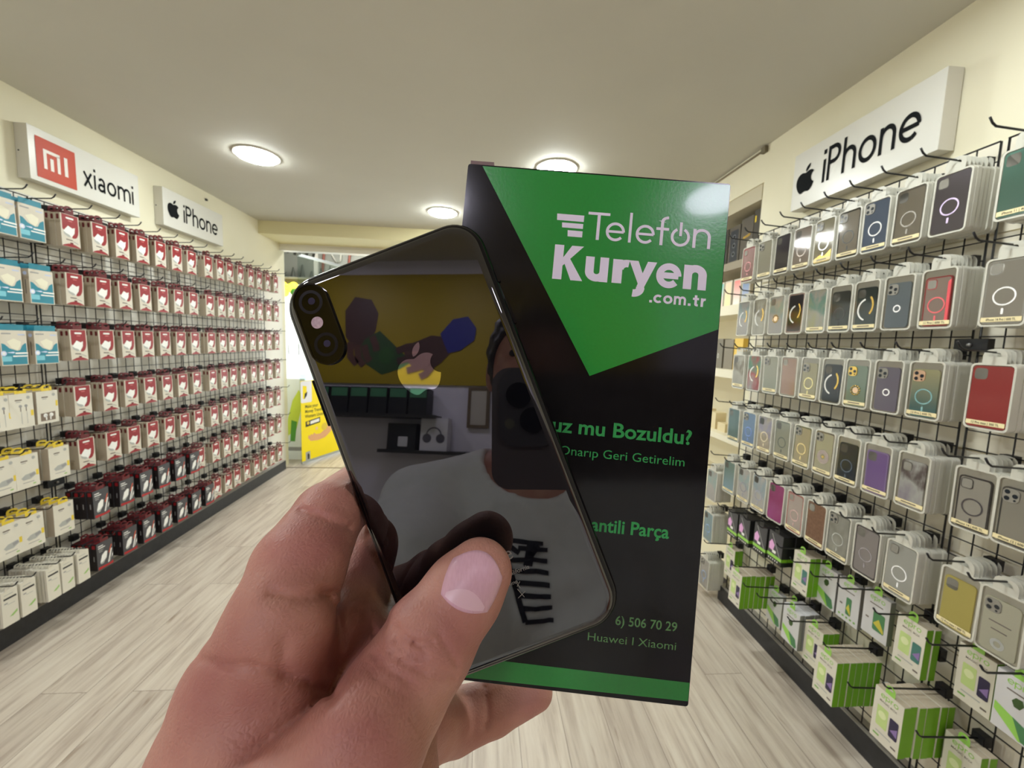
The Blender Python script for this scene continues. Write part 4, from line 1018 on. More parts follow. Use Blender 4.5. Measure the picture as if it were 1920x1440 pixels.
pr_ = mat('pipe_red', S(140, 84, 72), .5)
tag(MB().tube([(-2.76, 7.165, 2.60), (-2.69, 7.165, 3.38)], .022, pr_, 8).build('pipe'), 'red brown pipe on the facade outside, nearer the charger wall', 'pipe')
tag(MB().tube([(-2.34, 7.165, 2.60), (-2.26, 7.165, 3.38)], .022, pr_, 8).build('pipe'), 'red brown pipe on the facade outside, above the held phone', 'pipe')
tag(MB().tube([(-2.625, 7.185, 3.3), (-2.60, 7.185, 3.0), (-2.52, 7.185, 2.86), (-2.46, 7.185, 2.9), (-2.44, 7.185, 3.15)], .014, mat('pipe_pale', S(200, 200, 188), .5), 8).build('cable'), 'pale looping cable between the two red brown pipes outside', 'cable')
struct(MB().box(-6, 4.5, 7.3, 7.4, 0, 3.6, hdr), 'wall_passage')
struct(MB().box(-6, 4.5, 5.14, 7.4, 3.4, 3.5, mat('passage_ceiling', S(170, 172, 166), .7)), 'ceiling_passage')
pl_ = mat('passage_fill_light', (1, 1, 1, 1), .5, emit=(1, .98, .94, 1), estr=26)  # for panels added out of view to brighten the passage
for x, lab in ((-1.9, 'unseen fill panel added in the passage beyond the charger wall'), (.9, 'unseen fill panel added in the passage beyond the case wall')):
    tag(MB().box(-.5, .5, -.3, .3, -.02, 0, pl_).build('added_fill_panel', None, TR(x, 6.2, 3.4)), lab, 'ceiling lamp')
struct(MB().box(-6.0, XL-.12, 5.0, 5.14, 0, 3.4, slat_white), 'wall_passage_side')
# shop sign letters outside, read from behind through the opening
lt = MB(); v, f, w = typed('FON', .24, .012, .72)
lt.add([(-a, 0, b) for a, b in v]+[(-a, .03, b) for a, b in v], [tuple(reversed(q)) for q in f]+[tuple(i+len(v) for i in q) for q in f], mat('letter_dark', S(46, 48, 44), .5))
sg = lt.build('sign_letters', None, TR(-2.14, 5.30, 2.555) @ Matrix.Rotation(math.radians(14), 4, 'Y')); tag(sg, 'dark shop sign letters outside, seen reversed above the open door', 'sign')

# ---------------------------------------------------------------- phone and box held in front of the camera
def cam_mx(c, p3, p4, p5):
    """pose given in camera axes (right, down, forward, millimetres) -> world matrix with local x right, y down, z away from the camera"""
    def rot(w):
        th = math.sqrt(sum(a*a for a in w))
        return Matrix.Rotation(th, 3, Vector(w)) if th > 1e-9 else Matrix.Identity(3)
    R = rot((p3, p4, 0)) @ rot((0, 0, p5))
    B = Matrix(((CR.x, -CU.x, CF.x), (CR.y, -CU.y, CF.y), (CR.z, -CU.z, CF.z)))
    M = (B @ R).to_4x4()
    t = EYE + B @ (Vector(c)*.001)
    M.translation = t
    return M, B @ R
PH_C, PH_R = (-20.7546, 21.7632, 131.6953), (-.0274, .0164, -.3654)
PHM, PHB = cam_mx(PH_C, *PH_R)
# local build frame for both: x right, z up, -y towards the camera
FLIP = Matrix(((1, 0, 0, 0), (0, 0, -1, 0), (0, 1, 0, 0), (0, 0, 0, 1)))
PHM = PHM @ FLIP
BXM, _ = cam_mx((23.1653, 16.0034, 147.0), -.0301, .0290, .0947)
BXM = BXM @ FLIP
k_ = .001
# --- black phone, back to the camera
pw, ph, pt, pr = 70.9*k_, 143.6*k_, 7.7*k_, 11.2*k_
pglass = mat('phone_glass', (.0035, .0035, .0042, 1), 0.015, ior=1.9)
psteel = mat('phone_steel', (.02, .02, .024, 1), .14, .85)
phone = empty('phone', PHM); tag(phone, 'black phone with mirror-like glass back pinched by the thumb before the box', 'phone')
def shell(profile, m, name):
    """stack of rounded outlines: (inset, y)"""
    mb = MB(); n = None; rings = []
    for ins, y in profile:
        o = rrect(pw-2*ins, ph-2*ins, max(pr-ins, .001), n=10); n = len(o); rings.append([(a, y, b) for a, b in o])
    v = [q for r in rings for q in r]
    mb.add(v, [(i*n+j, (i+1)*n+j, (i+1)*n+(j+1) % n, i*n+(j+1) % n) for i in range(len(rings)-1) for j in range(n)], m, True)
    return mb, rings
R_ = .0034
prof = [(R_*(1-math.sin(t)), R_*(1-math.cos(t))+.0004) for t in [math.pi/2*i/8 for i in range(9)]]
prof += [(R_*(1-math.sin(t)), pt-R_*(1-math.cos(t))) for t in [math.pi/2*(8-i)/8 for i in range(9)]]
mb, rg = shell([(R_+.0001, .0004)]+prof, psteel, 'frame'); mb.build('frame', phone)
gp = [(.0017, .00115), (.0021, .00062), (.0026, .00030), (.0032, .00008), (.0042, 0)]
mb, rg = shell(gp, pglass, 'back_glass'); mb.add([q for q in rg[-1]], [tuple(range(len(rg[-1])))], pglass); mb.build('back_glass', phone)
mb = MB(); o = rrect(pw-2*R_, ph-2*R_, pr-R_, n=10); mb.add([(a, pt, b) for a, b in o], [tuple(range(len(o)))[::-1]], pglass); mb.build('screen', phone)
# camera island
cb = MB(); cx, cz = -25.6*k_, 54.4*k_
o1 = rrect(.0118, .0282, .0059, cx, cz, 10); o2 = rrect(.0108, .0272, .0054, cx, cz, 10)
cb.prism(o1, -.0011, .0003, psteel, True, (0, 0)); cb.ring(o1, o2, -.0011, psteel, -.0007)
cbo = cb.build('camera_bump', phone)
c2 = MB(); c2.flat(o2, -.0009, mat('camera_glass', (.002, .002, .003, 1), .05, ior=1.28)); c2.build('cover_glass', cbo)
for dz in (.0078, -.0073):
    l = MB(); l.ring(circ(.0040, cx, cz+dz), circ(.0030, cx, cz+dz), -.00095, mat('lens_ring', (.004, .004, .008, 1), .25, ior=1.3)); l.flat(circ(.0012, cx+.0004, cz+dz+.0002, 14), -.00097, mat('lens_blue', (.01, .012, .06, 1), .05)); l.build('lens', cbo)
l = MB(); l.flat(circ(.0020, cx-.0003, cz+.0006, 22), -.00096, noise_mat('flash_lens', S(196, 176, 184), S(160, 136, 146), 900, .3)); l.build('flash', cbo)
lg = MB(); mir_m = mat('logo_mirror', (.62, .62, .62, 1), .03, 1.0)
for poly in APPLE: lg.flat([(a*.0164-.0003, b*.0164+.0288) for a, b in poly], -.00006, mir_m)
lg.build('emblem', phone)
tx = MB(); tg = mat('etched_text', S(150, 146, 140), .3, .6)
put_text(tx, 'iPhone', .0062, -.0094, -.0402, -.00006, tg, fit=.0168)
put_text(tx, 'Designed by Apple in California', .0021, -.0150, -.0452, -.00006, tg, fit=.0262); put_text(tx, 'Assembled in China', .0018, -.011, -.0482, -.00006, tg, fit=.017)
for q in [(.0052, -.0475, .0060, -.0500), (.0066, -.0480, .0052, -.0492), (.0042, -.0528, .0072, -.0515), (.0050, -.0500, .0062, -.0532), (-.0040, -.0512, -.0022, -.0506), (-.0022, -.0506, -.0030, -.0526), (-.0030, -.0526, -.0012, -.0524)]:
    for g in stroke([q[:2], q[2:]], .00018): tx.flat(g, -.00006, tg)
tx.build('etched_text', phone)
for z0, z1 in ((51.6, 47.0), (41.1, 31.8), (28.2, 18.5)):
    b = MB(); b.prism([(a+pw/2+.0002, z) for a, z in rrect(.0011, (z0-z1)*k_, .0005, 0, (z0+z1)/2*k_)], pt/2-.0013, pt/2+.0013, psteel); b.build('side_button', phone)
sb = MB(); sb.prism([(a-pw/2-.0001, z) for a, z in rrect(.0008, .0165, .0004, 0, .030)], pt/2-.0013, pt/2+.0013, psteel); sb.build('side_button', phone)

# --- green and black retail box
bw, bh, bd = 97.94*k_, 190.19*k_, 25*k_
bblack = noise_mat('box_gloss_black', (.0045, .0042, .0042, 1), (.0075, .007, .007, 1), 300, .13, .02, bdist=.0003)
bblack.node_tree.nodes['Principled BSDF'].inputs['IOR'].default_value = 1.36
bgreen = noise_mat('box_gloss_green', S(32, 138, 52), S(34, 142, 54), 900, .22, .14, coat=.25, bdist=.0002)
bwhite = mat('box_print_white', S(226, 220, 236), .35)
bink = mat('box_print_green', S(46, 150, 74), .4)
rbox = empty('phone_box', BXM); tag(rbox, 'tall glossy black and green carton with white lettering held behind the phone', 'box')
m = MB(); rr_ = .0009
m.prism(rrect(bw, bh, rr_, n=3), 0, bd, bblack, False, (1, 1)); m.build('carton', rbox)
g = MB(); y = -.00006
X = lambda *pts: [(a*k_, -b*k_) for a, b in pts]
g.flat(X((-43.5, -94.6), (48.8, -94.6), (48.75, -40.8), (3.6, -19.4)), y, bgreen)
g.build('green_panel', rbox); g = MB()
g.flat(X((-48.8, 86.7), (48.8, 86.7), (48.8, 93.2), (-48.8, 94.3)), y, bgreen); g.build('green_band', rbox); g = MB()
for a0, a1, z0, z1 in ((-13.8, -3.7, 78.8, 76.4), (-11.7, -3.8, 75.6, 73.75), (-9.35, -3.8, 72.85, 70.55)):
    g.flat([(a0*k_, z0*k_), (a1*k_, z0*k_), (a1*k_, z1*k_), ((a0+.15)*k_, z1*k_)], y*2, bwhite)
g.build('emblem', rbox)
g = MB(); y2 = y*2
def letter(ch, x0, x1, base, xh, w, cap=None, wfix=True):
    q, a = glyph(ch, w/xh, 1.0, (cap or xh*1.42)/xh)
    xs = [p for k in q for p, _ in k]; lo, hi = min(xs), max(xs)
    for i, k in enumerate(q): g.flat([((x0+(p-lo)/(hi-lo)*(x1-x0))*k_, -(0-(base+t*xh))*k_) for p, t in k], y2-i*3e-6, bwhite)
tw = 1.02
letter('T', -2.2, 5.9, 70.1, 7.3, tw, 10.35); letter('e', 4.75, 11.8, 70.1, 7.1, tw); letter('l', 13.2, 14.2, 70.1, 7.1, tw, 11.2); letter('e', 15.8, 22.8, 70.1, 7.1, tw); letter('f', 23.2, 27.9, 70.1, 6.6, tw, 10.9); letter('p0', 28.7, 35.7, 70.1, 7.1, tw); letter('n', 36.8, 43.3, 70.1, 7.1, tw)
kw = 2.75
letter('K', -13.5, -2.3, 54.2, 9.1, 3.0, 12.95); letter('u', -1.6, 6.9, 54.5, 9.2, kw); letter('r', 8.5, 14.6, 54.6, 8.9, kw); letter('y', 14.4, 24.6, 54.5, 9.0, kw); letter('e', 24.6, 33.8, 54.3, 9.3, 2.45); letter('n', 34.6, 43.0, 54.6, 9.0, kw)
for ch, x0, x1, wd in (('.', 22.9, 23.9, 1), ('c', 24.3, 27.3, 1), ('o', 27.9, 31.3, 1), ('m', 31.8, 36.2, 1), ('.', 37.0, 38.0, 1), ('t', 38.7, 40.9, 1), ('r', 41.6, 43.4, 1)):
    letter(ch, x0, x1, 48.5, 3.15, .82)
g.build('lettering', rbox)
olive = mat('box_print_olive', S(96, 148, 92), .4)
for t, sz, x0, z0, w_, bo, mt in (('uz mu Bozuldu?', 7.4, -8.6, -2.1, 51.0, .022, bink), ('Onar\u0131p Geri Getirelim', 4.6, -5.0, -10.2, 45.6, 0, bink), ('antili Par\u00e7a', 6.6, 9.0, -36.6, 28.2, .022, bink), ('6) 506 70 29', 4.6, 20.6, -69.2, 22.2, .014, olive), ('Huawei I Xiaomi', 4.1, 11.0, -75.8, 32.0, 0, olive)):
    g = MB(); put_text(g, t, sz*k_, x0*k_, z0*k_, y2, mt, bo, fit=w_*k_); g.build('text_line', rbox)
fl_ = MB(); fl_.box(-bw/2+.0006, -bw/2+.0095, .0015, .004, bh/2-.0002, bh/2+.0022, mat('carton_flap', S(130, 110, 108), .7)); fl_.build('top_flap', rbox)

# ---------------------------------------------------------------- the person: one body surface grown from rounded limbs
def rcone(P, a, b, r1, r2):
    """distance to a limb segment that tapers from r1 at a to r2 at b"""
    a = np.asarray(a, np.float32); b = np.asarray(b, np.float32)
    ba = b-a; l2 = float(ba@ba); rr = r1-r2; a2 = l2-rr*rr; il2 = 1.0/l2
    pa = P-a; y = pa@ba; z = y-l2
    x2 = ((pa*l2-y[..., None]*ba)**2).sum(-1)
    y2 = y*y*l2; z2 = z*z*l2
    k = math.copysign(1, rr)*rr*rr*x2 if rr else 0*x2
    d = (np.sqrt(x2*a2*il2)+y*rr)*il2-r1
    c1 = np.sign(z)*a2*z2 > k; c2 = np.sign(y)*a2*y2 < k
    d = np.where(c2, np.sqrt(x2+y2)*il2-r1, d)
    d = np.where(c1, np.sqrt(x2+z2)*il2-r2, d)
    return d
def ell(P, c, r):
    c = np.asarray(c, np.float32); r = np.asarray(r, np.float32)
    q = (P-c)/r; k0 = np.sqrt((q*q).sum(-1)); k1 = np.sqrt(((q/r)**2).sum(-1))+1e-9
    return k0*(k0-1)/k1
def smin(a, b, k):
    h = np.clip(.5+.5*(b-a)/k, 0, 1)
    return b*(1-h)+a*h-k*h*(1-h)
def surface(fn, lo, hi, step):
    """mesh of fn = 0 inside a box"""
    import openvdb as vdb
    n = [int(math.ceil((hi[i]-lo[i])/step))+1 for i in range(3)]
    ax = [lo[i]+step*np.arange(n[i], dtype=np.float32) for i in range(3)]
    D = np.empty(n, np.float32)
    for i0 in range(0, n[0], 24):
        P = np.stack(np.meshgrid(ax[0][i0:i0+24], ax[1], ax[2], indexing='ij'), -1)
        D[i0:i0+24] = fn(P)
    D = np.clip(D, -3*step, 3*step)
    g = vdb.FloatGrid(); g.background = 3*step
    g.copyFromArray(D, tolerance=0)
    pts, tris, quads = g.convertToPolygons(isovalue=0.0, adaptivity=0.0)
    pts = pts*step+np.asarray(lo, np.float32)
    faces = [tuple(int(i) for i in q) for q in quads]+[tuple(int(i) for i in t) for t in tris]
    return pts, faces

def px(u, v, z): return ((u-960.)/750.*z, (v-720.)/750.*z, z)        # picture position and distance -> camera axes, millimetres
# finger joints: (picture u, v, distance mm, radius mm)
HAND = {
 'thumb': [(899, 1072, 117.0, 9.5), (868, 1112, 116.0, 11.0), (797, 1210, 109, 12.7), (738, 1300, 103, 13.2), (676, 1396, 92, 14.2), (580, 1560, 84, 16.5)],
 'index': [(530, 1168, 105, 12.9), (562, 1062, 115, 12.7), (616, 968, 132, 11.0), (690, 905, 160, 10.3), (800, 905, 184, 9.3), (890, 930, 184, 8.4)],
 'middle': [(630, 1205, 121, 12.0), (676, 1078, 150, 12.4), (716, 1003, 166, 11.6), (800, 975, 183, 10.2), (900, 985, 189, 9.3), (970, 1005, 190, 8.5)],
 'ring': [(690, 1235, 126, 12.0), (735, 1170, 150, 11.0), (810, 1110, 186, 10.6), (900, 1100, 189, 9.8), (985, 1115, 190, 8.6)],
 'little': [(742, 1352, 132, 12.0), (800, 1362, 152, 12.0), (850, 1352, 166, 11.6), (925, 1326, 172, 10.2), (1004, 1297, 174, 7.4)],
}
PALM = [[(530, 1168, 105, 13.4), (484, 1300, 106, 17.9), (462, 1420, 105, 21.1), (450, 1600, 98, 28)],
        [(630, 1205, 121, 12.0), (560, 1330, 116, 17.5), (515, 1440, 114, 21), (490, 1600, 106, 28)],
        [(690, 1235, 126, 12), (650, 1340, 126, 17), (605, 1450, 120, 22), (545, 1620, 108, 28)],
        [(742, 1352, 132, 12), (715, 1410, 126, 16), (690, 1480, 118, 20), (600, 1640, 102, 26)]]
FOREARM = [(505, 1640, 90, 31), (-62, 150, 40, 31), (-120, 205, -60, 40), (-150, 235, -120, 46)]   # last three in camera axes
CREASES = [  # (picture path, half width px, depth mm, distance range)
 ([(566, 958), (590, 964), (618, 977), (655, 990)], 6, 1.5, (90, 150)),
 ([(512, 1114), (560, 1119), (600, 1118), (628, 1108)], 7, 1.5, (80, 130)),
 ([(610, 1112), (630, 1138), (640, 1190), (635, 1245), (622, 1296)], 8, 1.6, (80, 124)),
 ([(378, 1238), (430, 1248), (480, 1248), (540, 1264), (590, 1287), (622, 1302)], 6, 1.3, (70, 120)),
 ([(722, 1162), (690, 1196), (652, 1240), (612, 1300), (560, 1346), (490, 1400), (440, 1446), (400, 1490)], 9, 1.2, (60, 120)),
 ([(533, 1205), (528, 1238), (534, 1270)], 11, 1.0, (70, 120)),
 ([(470, 1150), (520, 1170), (585, 1175)], 4, .18, (80, 120)),
 ([(742, 1178), (765, 1200), (795, 1208), (812, 1203)], 3.4, 1.2, (60, 120)),
 ([(738, 1190), (752, 1216), (790, 1236), (800, 1226), (776, 1206)], 3.0, 1.1, (60, 120)),
 ([(735, 1225), (770, 1250), (815, 1268), (850, 1268)], 3.2, 1.1, (60, 120)),
 ([(820, 1186), (840, 1215), (856, 1245)], 3.2, .95, (60, 120)),
 ([(700, 1226), (730, 1258), (770, 1280)], 3.2, .7, (60, 120)),
 ([(690, 1250), (715, 1280), (750, 1300)], 3.2, .5, (60, 120)),
 ([(910, 1288), (914, 1310), (915, 1350), (908, 1362)], 4.5, 1.1, (120, 200)),
 ([(360, 1290), (420, 1315), (490, 1330)], 4, .15, (70, 110)), ([(340, 1330), (410, 1352), (470, 1362)], 4, .15, (70, 110)),
]
def seg_dist(U, V, pts):
    d = None
    for (x0, y0), (x1, y1) in zip(pts[:-1], pts[1:]):
        dx, dy = x1-x0, y1-y0; t = np.clip(((U-x0)*dx+(V-y0)*dy)/(dx*dx+dy*dy), 0, 1)
        e = np.hypot(U-x0-t*dx, V-y0-t*dy)
        d = e if d is None else np.minimum(d, e)
    return d
def chain(P, pts, k=1.2):
    d = None
    for a, b in zip(pts[:-1], pts[1:]):
        e = rcone(P, a[:3], b[:3], a[3], b[3])
        d = e if d is None else smin(d, e, k)
    return d
H3 = {n: [px(*q[:3])+(q[3],) for q in c] for n, c in HAND.items()}
P3 = [[px(*q[:3])+(q[3],) for q in c] for c in PALM]
FA = [px(*FOREARM[0][:3])+(FOREARM[0][3],)]+[tuple(q) for q in FOREARM[1:]]
def hand_sdf(P):
    d = None
    for c in P3:
        e = chain(P, c, 3)
        d = e if d is None else smin(d, e, 7)
    f = None
    for n in ('index', 'middle', 'ring', 'little'):
        e = chain(P, H3[n], 1.6)
        # fleshy pads on the palm side of each segment
        f = e if f is None else smin(f, e, 1.3)
    d = smin(d, f, 4.0)
    t = chain(P, H3['thumb'], 3.0)
    d = smin(d, t, 2.0)
    for i in range(len(FA)-1):
        d = smin(d, rcone(P, FA[i][:3], FA[i+1][:3], FA[i][3], FA[i+1][3]), 8)
    Z = np.maximum(P[..., 2], 20.)
    U = P[..., 0]/Z*750+960; V = P[..., 1]/Z*750+720
    for pts, w, dep, (z0, z1) in CREASES:
        q = seg_dist(U, V, pts)
        # deepest in the middle of its run
        d = d+np.where((P[..., 2] > z0) & (P[..., 2] < z1), dep*(.55*np.exp(-(q/w)**2)+.45*np.exp(-(q/(2.2*w))**2)), 0)
    # the thumb pad flattens against the glass
    d = np.maximum(d, np.where((U > 700) & (P[..., 2] < 128), (P-np.asarray(PH_C, np.float32))@PHN+.15, -1e3))
    # skin never enters the phone or the carton: it flattens against them
    for c, Rm, hw, hh, t in SLABS:
        q = (P-c)@Rm
        s = np.maximum(np.maximum(np.abs(q[..., 0])-hw, np.abs(q[..., 1])-hh), np.abs(q[..., 2]-t/2)-t/2)
        d = np.maximum(d, .8-s)
    return d
def _rot(p):
    th = Vector((p[0], p[1], 0)); R = Matrix.Rotation(th.length, 3, th) @ Matrix.Rotation(p[2], 3, 'Z')
    return np.asarray(R, np.float32)
SLABS = [(np.asarray(PH_C, np.float32), _rot(PH_R), 35.45, 71.8, 7.7), (np.asarray((23.1653, 16.0034, 147.0), np.float32), _rot((-.0301, .0290, .0947)), 48.97, 95.1, 25.0)]
def _pose_n():
    th = Vector((PH_R[0], PH_R[1], 0)); R = Matrix.Rotation(th.length, 3, th)
    return np.asarray(R @ Vector((0, 0, 1)), np.float32)
PHN = _pose_n()
hv, hf = surface(hand_sdf, (-112, 8, 40), (34, 152, 206), .85)
B3 = np.array([[CR.x, -CU.x, CF.x], [CR.y, -CU.y, CF.y], [CR.z, -CU.z, CF.z]], np.float32)
def cam2world(q): return np.asarray(q, np.float32)@B3.T*.001+np.array(EYE, np.float32)
# --- whole body in world metres
W = lambda q: tuple(cam2world(q[:3]))
el = W(FA[-1])
SHL, SHR = (-.185, -.40, 1.455), (.195, -.41, 1.455)
ELR, WRR = (.315, -.20, 1.25), (.205, -.055, 1.50)
def body_sdf(P):
    d = None
    def u(e, k):
        nonlocal d
        d = e if d is None else smin(d, e, k)
    fa = [W(q)+(q[3]*.001,) for q in FA]
    for a, b in zip(fa[:-1], fa[1:]): u(rcone(P, a[:3], b[:3], a[3], b[3]), .02)
    u(rcone(P, el, SHL, .046, .058), .02)
    u(rcone(P, SHL, (-.08, -.43, 1.50), .058, .055), .05); u(rcone(P, SHR, (.08, -.43, 1.50), .058, .055), .05)
    u(ell(P, (0, -.43, 1.36), (.185, .115, .18)), .05); u(ell(P, (0, -.43, 1.14), (.165, .115, .20)), .08); u(ell(P, (0, -.44, .96), (.175, .125, .14)), .08)
    u(rcone(P, SHR, ELR, .056, .046), .03); u(rcone(P, ELR, WRR, .044, .030), .02)
    # right hand closed round the end of the camera phone
    u(rcone(P, WRR, (.176, -.036, 1.560), .028, .024), .02); u(rcone(P, (.178, -.034, 1.548), (.172, -.030, 1.612), .017, .014), .012)
    f = None
    for k in range(4):
        z = 1.550+.0205*k; l = (.0, .006, .004, -.006)[k]
        for a, b, r1, r2 in (((.180, -.028, z), (.184, .000, z+.004), .0102, .0096), ((.184, .000, z+.004), (.166, .013, z+.006), .0096, .0088), ((.166, .013, z+.006), (.146-l, .0105, z+.006), .0088, .0074)):
            e = rcone(P, a, b, r1, r2); f = e if f is None else smin(f, e, .0012)
    u(f, .004)
    t = smin(rcone(P, (.182, -.040, 1.552), (.166, -.040, 1.596), .0145, .0115), rcone(P, (.166, -.040, 1.596), (.136, -.031, 1.612), .0112, .0086), .003)
    u(t, .004)
    # neck and head
    u(rcone(P, (-.005, -.44, 1.47), (-.010, -.425, 1.60), .062, .058), .03)
    u(ell(P, (-.012, -.43, 1.705), (.077, .098, .105)), .03); u(ell(P, (-.012, -.385, 1.645), (.055, .062, .06)), .03)
    u(rcone(P, (-.012, -.335, 1.70), (-.012, -.312, 1.668), .009, .014), .012)         # nose
    u(ell(P, (-.012, -.330, 1.632), (.024, .014, .010)), .010)                          # lips
    for s in (-1, 1): u(ell(P, (-.012+s*.078, -.435, 1.69), (.010, .020, .032)), .006)   # ears
    for s in (-1, 1): d = -smin(-d, ell(P, (-.012+s*.032, -.332, 1.708), (.017, .014, .011)), .01)   # eye sockets
    for s in (-1, 1): u(ell(P, (-.012+s*.031, -.347, 1.708), (.012, .011, .010)), .002)
    # legs and feet
    for s in (-1, 1):
        u(rcone(P, (s*.09, -.44, .92), (s*.10, -.42, .50), .088, .058), .05); u(rcone(P, (s*.10, -.42, .50), (s*.105, -.45, .10), .056, .040), .03)
        u(rcone(P, (s*.105, -.45, .055), (s*.125, -.27, .035), .045, .034), .02)
    # the fingers close round the camera phone without entering it
    q = P-np.asarray(EYE, np.float32); a, b, c = q@np.asarray(CR, np.float32), q@np.asarray(CU, np.float32), -(q@np.asarray(CF, np.float32))
    s = np.maximum(np.maximum(np.abs(a-.0635)-.083, np.abs(b+.022)-.042), np.abs(c-.0095)-.007)
    return np.maximum(d, .001-s)
HB = ((.105, -.085, 1.475), (.245, .045, 1.665))
def in_hand_box(P, g): return np.maximum(np.maximum(np.maximum(HB[0][0]+g-P[..., 0], P[..., 0]-HB[1][0]+g), np.maximum(HB[0][1]+g-P[..., 1], P[..., 1]-HB[1][1]+g)), np.maximum(HB[0][2]+g-P[..., 2], P[..., 2]-HB[1][2]+g))
bv, bf = surface(lambda P: np.maximum(body_sdf(P), -in_hand_box(P, .010)), (-.33, -.60, -.01), (.40, .10, 1.84), .0075)
rv, rf = surface(body_sdf, HB[0], HB[1], .0019)
# the fine hand replaces the coarse wrist end
hw = cam2world(hv)
skin = mat('skin', S(186, 124, 106), .5, ior=1.4, sss=.12)
def skin_nodes(m):
    nt = m.node_tree; b = nt.nodes['Principled BSDF']; L = nt.links.new; N = nt.nodes.new
    b.inputs['Subsurface Radius'].default_value = (1.0, .35, .2); b.inputs['Subsurface Scale'].default_value = .004
    tc = N('ShaderNodeTexCoord')
    n1 = N('ShaderNodeTexNoise'); n1.inputs['Scale'].default_value = 38; n1.inputs['Detail'].default_value = 5
    r = N('ShaderNodeValToRGB'); r.color_ramp.elements[0].position = .35; r.color_ramp.elements[0].color = S(170, 112, 103); r.color_ramp.elements[1].position = .66; r.color_ramp.elements[1].color = S(194, 144, 127)
    L(tc.outputs['Object'], n1.inputs['Vector']); L(n1.outputs['Fac'], r.inputs[0]); L(r.outputs[0], b.inputs['Base Color'])
    v = N('ShaderNodeTexVoronoi'); v.inputs['Scale'].default_value = 900; v.feature = 'DISTANCE_TO_EDGE'
    mp = N('ShaderNodeMapping'); mp.inputs['Scale'].default_value = (1, .6, 1.3); L(tc.outputs['Object'], mp.inputs[0]); L(mp.outputs[0], v.inputs['Vector'])
    n2 = N('ShaderNodeTexNoise'); n2.inputs['Scale'].default_value = 420; n2.inputs['Detail'].default_value = 3; L(tc.outputs['Object'], n2.inputs['Vector'])
    ad = N('ShaderNodeMath'); ad.operation = 'ADD'; L(v.outputs['Distance'], ad.inputs[0]); L(n2.outputs['Fac'], ad.inputs[1])
    bp = N('ShaderNodeBump'); bp.inputs['Strength'].default_value = .35; bp.inputs['Distance'].default_value = .0006; L(ad.outputs[0], bp.inputs['Height']); L(bp.outputs[0], b.inputs['Normal'])
skin_nodes(skin)
person = empty('person', TR(0, -.43, 0)); tag(person, 'person behind the camera in white T-shirt holding the phone and box out front', 'person')
PI_ = person.matrix_world.inverted()
def wobj(name, v, f, ms, parent, smooth=True):
    me = bpy.data.meshes.new(name)
    me.from_pydata([tuple(float(c) for c in p) for p in v], [], f)
    for m in ms: me.materials.append(m)
    me.polygons.foreach_set('use_smooth', [smooth]*len(f)); me.update()
    o = link(name, me, parent, PI_ if parent is person else None)
    return o
nb = len(bv); nh = nb+len(hw)
body = wobj('body', np.concatenate([bv, hw, rv]), bf+[tuple(i+nb for i in q) for q in hf]+[tuple(i+nh for i in q) for q in rf], [skin], person)
# thumb nail: a thin curved plate laid on the thumb surface
def on_skin(u, v, z0=85., z1=135.):
    """first skin point along the line of sight"""
    d = np.array([(u-960)/750, (v-720)/750, 1.], np.float32)
    t = np.linspace(z0, z1, 120, dtype=np.float32); s = hand_sdf((d[None]*t[:, None])[:, None, None, :])[:, 0, 0]
    i = int(np.argmax(s < 0))
    if i == 0: return None
    a, b = t[i-1], t[i]
    return d*(a+(b-a)*s[i-1]/(s[i-1]-s[i]))
nail_m = noise_mat('nail', S(212, 168, 182), S(220, 178, 192), 500, .32, .05, (4, 1, 1), coat=.12, bdist=.0002)
NC = np.array([886., 1090.]); ax_t = np.array([.36, -.93]); ax_t /= np.linalg.norm(ax_t); ax_s = np.array([-ax_t[1], ax_t[0]])
def nail_outline(s, t):
    """s across -1..1, t along -1 (cuticle) .. 1 (tip)"""
    wdt = 52*(1-.10*max(0, -t)**2); a = t*60
    a -= (30*t*t*s*s if t > 0 else -16*s*s*(-t))
    wdt *= 1-.10*max(0, t)**2
    return NC+ax_t*a+ax_s*s*wdt
NS, NT = 15, 19
gv = []; ok = True
for j in range(NT):
    for i in range(NS):
        s = -1+2*i/(NS-1); t = -1+2*j/(NT-1)
        uv = nail_outline(s, t); q = on_skin(*uv)
        if q is None: q = gv[-1] if gv else np.array(px(889, 1089, 107), np.float32)
        edge = (1-abs(s)**4)*(1 if t > 0 else 1-abs(t)**6)
        gv.append(q*(1-(.12+.45*edge)/107.))
gvw = cam2world(np.array(gv)); lo = cam2world(np.array([q*(1+1.3/107.) for q in gv]))
f = [(j*NS+i, j*NS+i+1, (j+1)*NS+i+1, (j+1)*NS+i) for j in range(NT-1) for i in range(NS-1)]
nn = NS*NT; bd = [i for i in range(NS)]+[j*NS+NS-1 for j in range(1, NT)]+[(NT-1)*NS+i for i in range(NS-2, -1, -1)]+[j*NS for j in range(NT-2, 0, -1)]
f2 = [(bd[k], bd[(k+1) % len(bd)], bd[(k+1) % len(bd)]+nn, bd[k]+nn) for k in range(len(bd))]
nail = wobj('thumbnail', np.concatenate([gvw, lo]), [q[::-1] for q in f]+f2, [nail_m], person); nail['label'] = 'pale pink thumbnail'
lun = []
nl = mat('nail_pale', S(228, 192, 202), .3, coat=.1)
gl = []
for j in range(7):
    for i in range(11):
        s = -.80+1.6*i/10; t = -.90+(.16+.44*(1-s*s/.64))*j/6
        uv = nail_outline(s, t); q = on_skin(*uv); q = q if q is not None else np.array(px(889, 1089, 107), np.float32)
        gl.append(q*(1-(.62)/107.))
wobj('nail_moon', cam2world(np.array(gl)), [(j*11+i, (j+1)*11+i, (j+1)*11+i+1, j*11+i+1) for j in range(6) for i in range(10)], [nl], nail).matrix_local = Matrix.Identity(4)

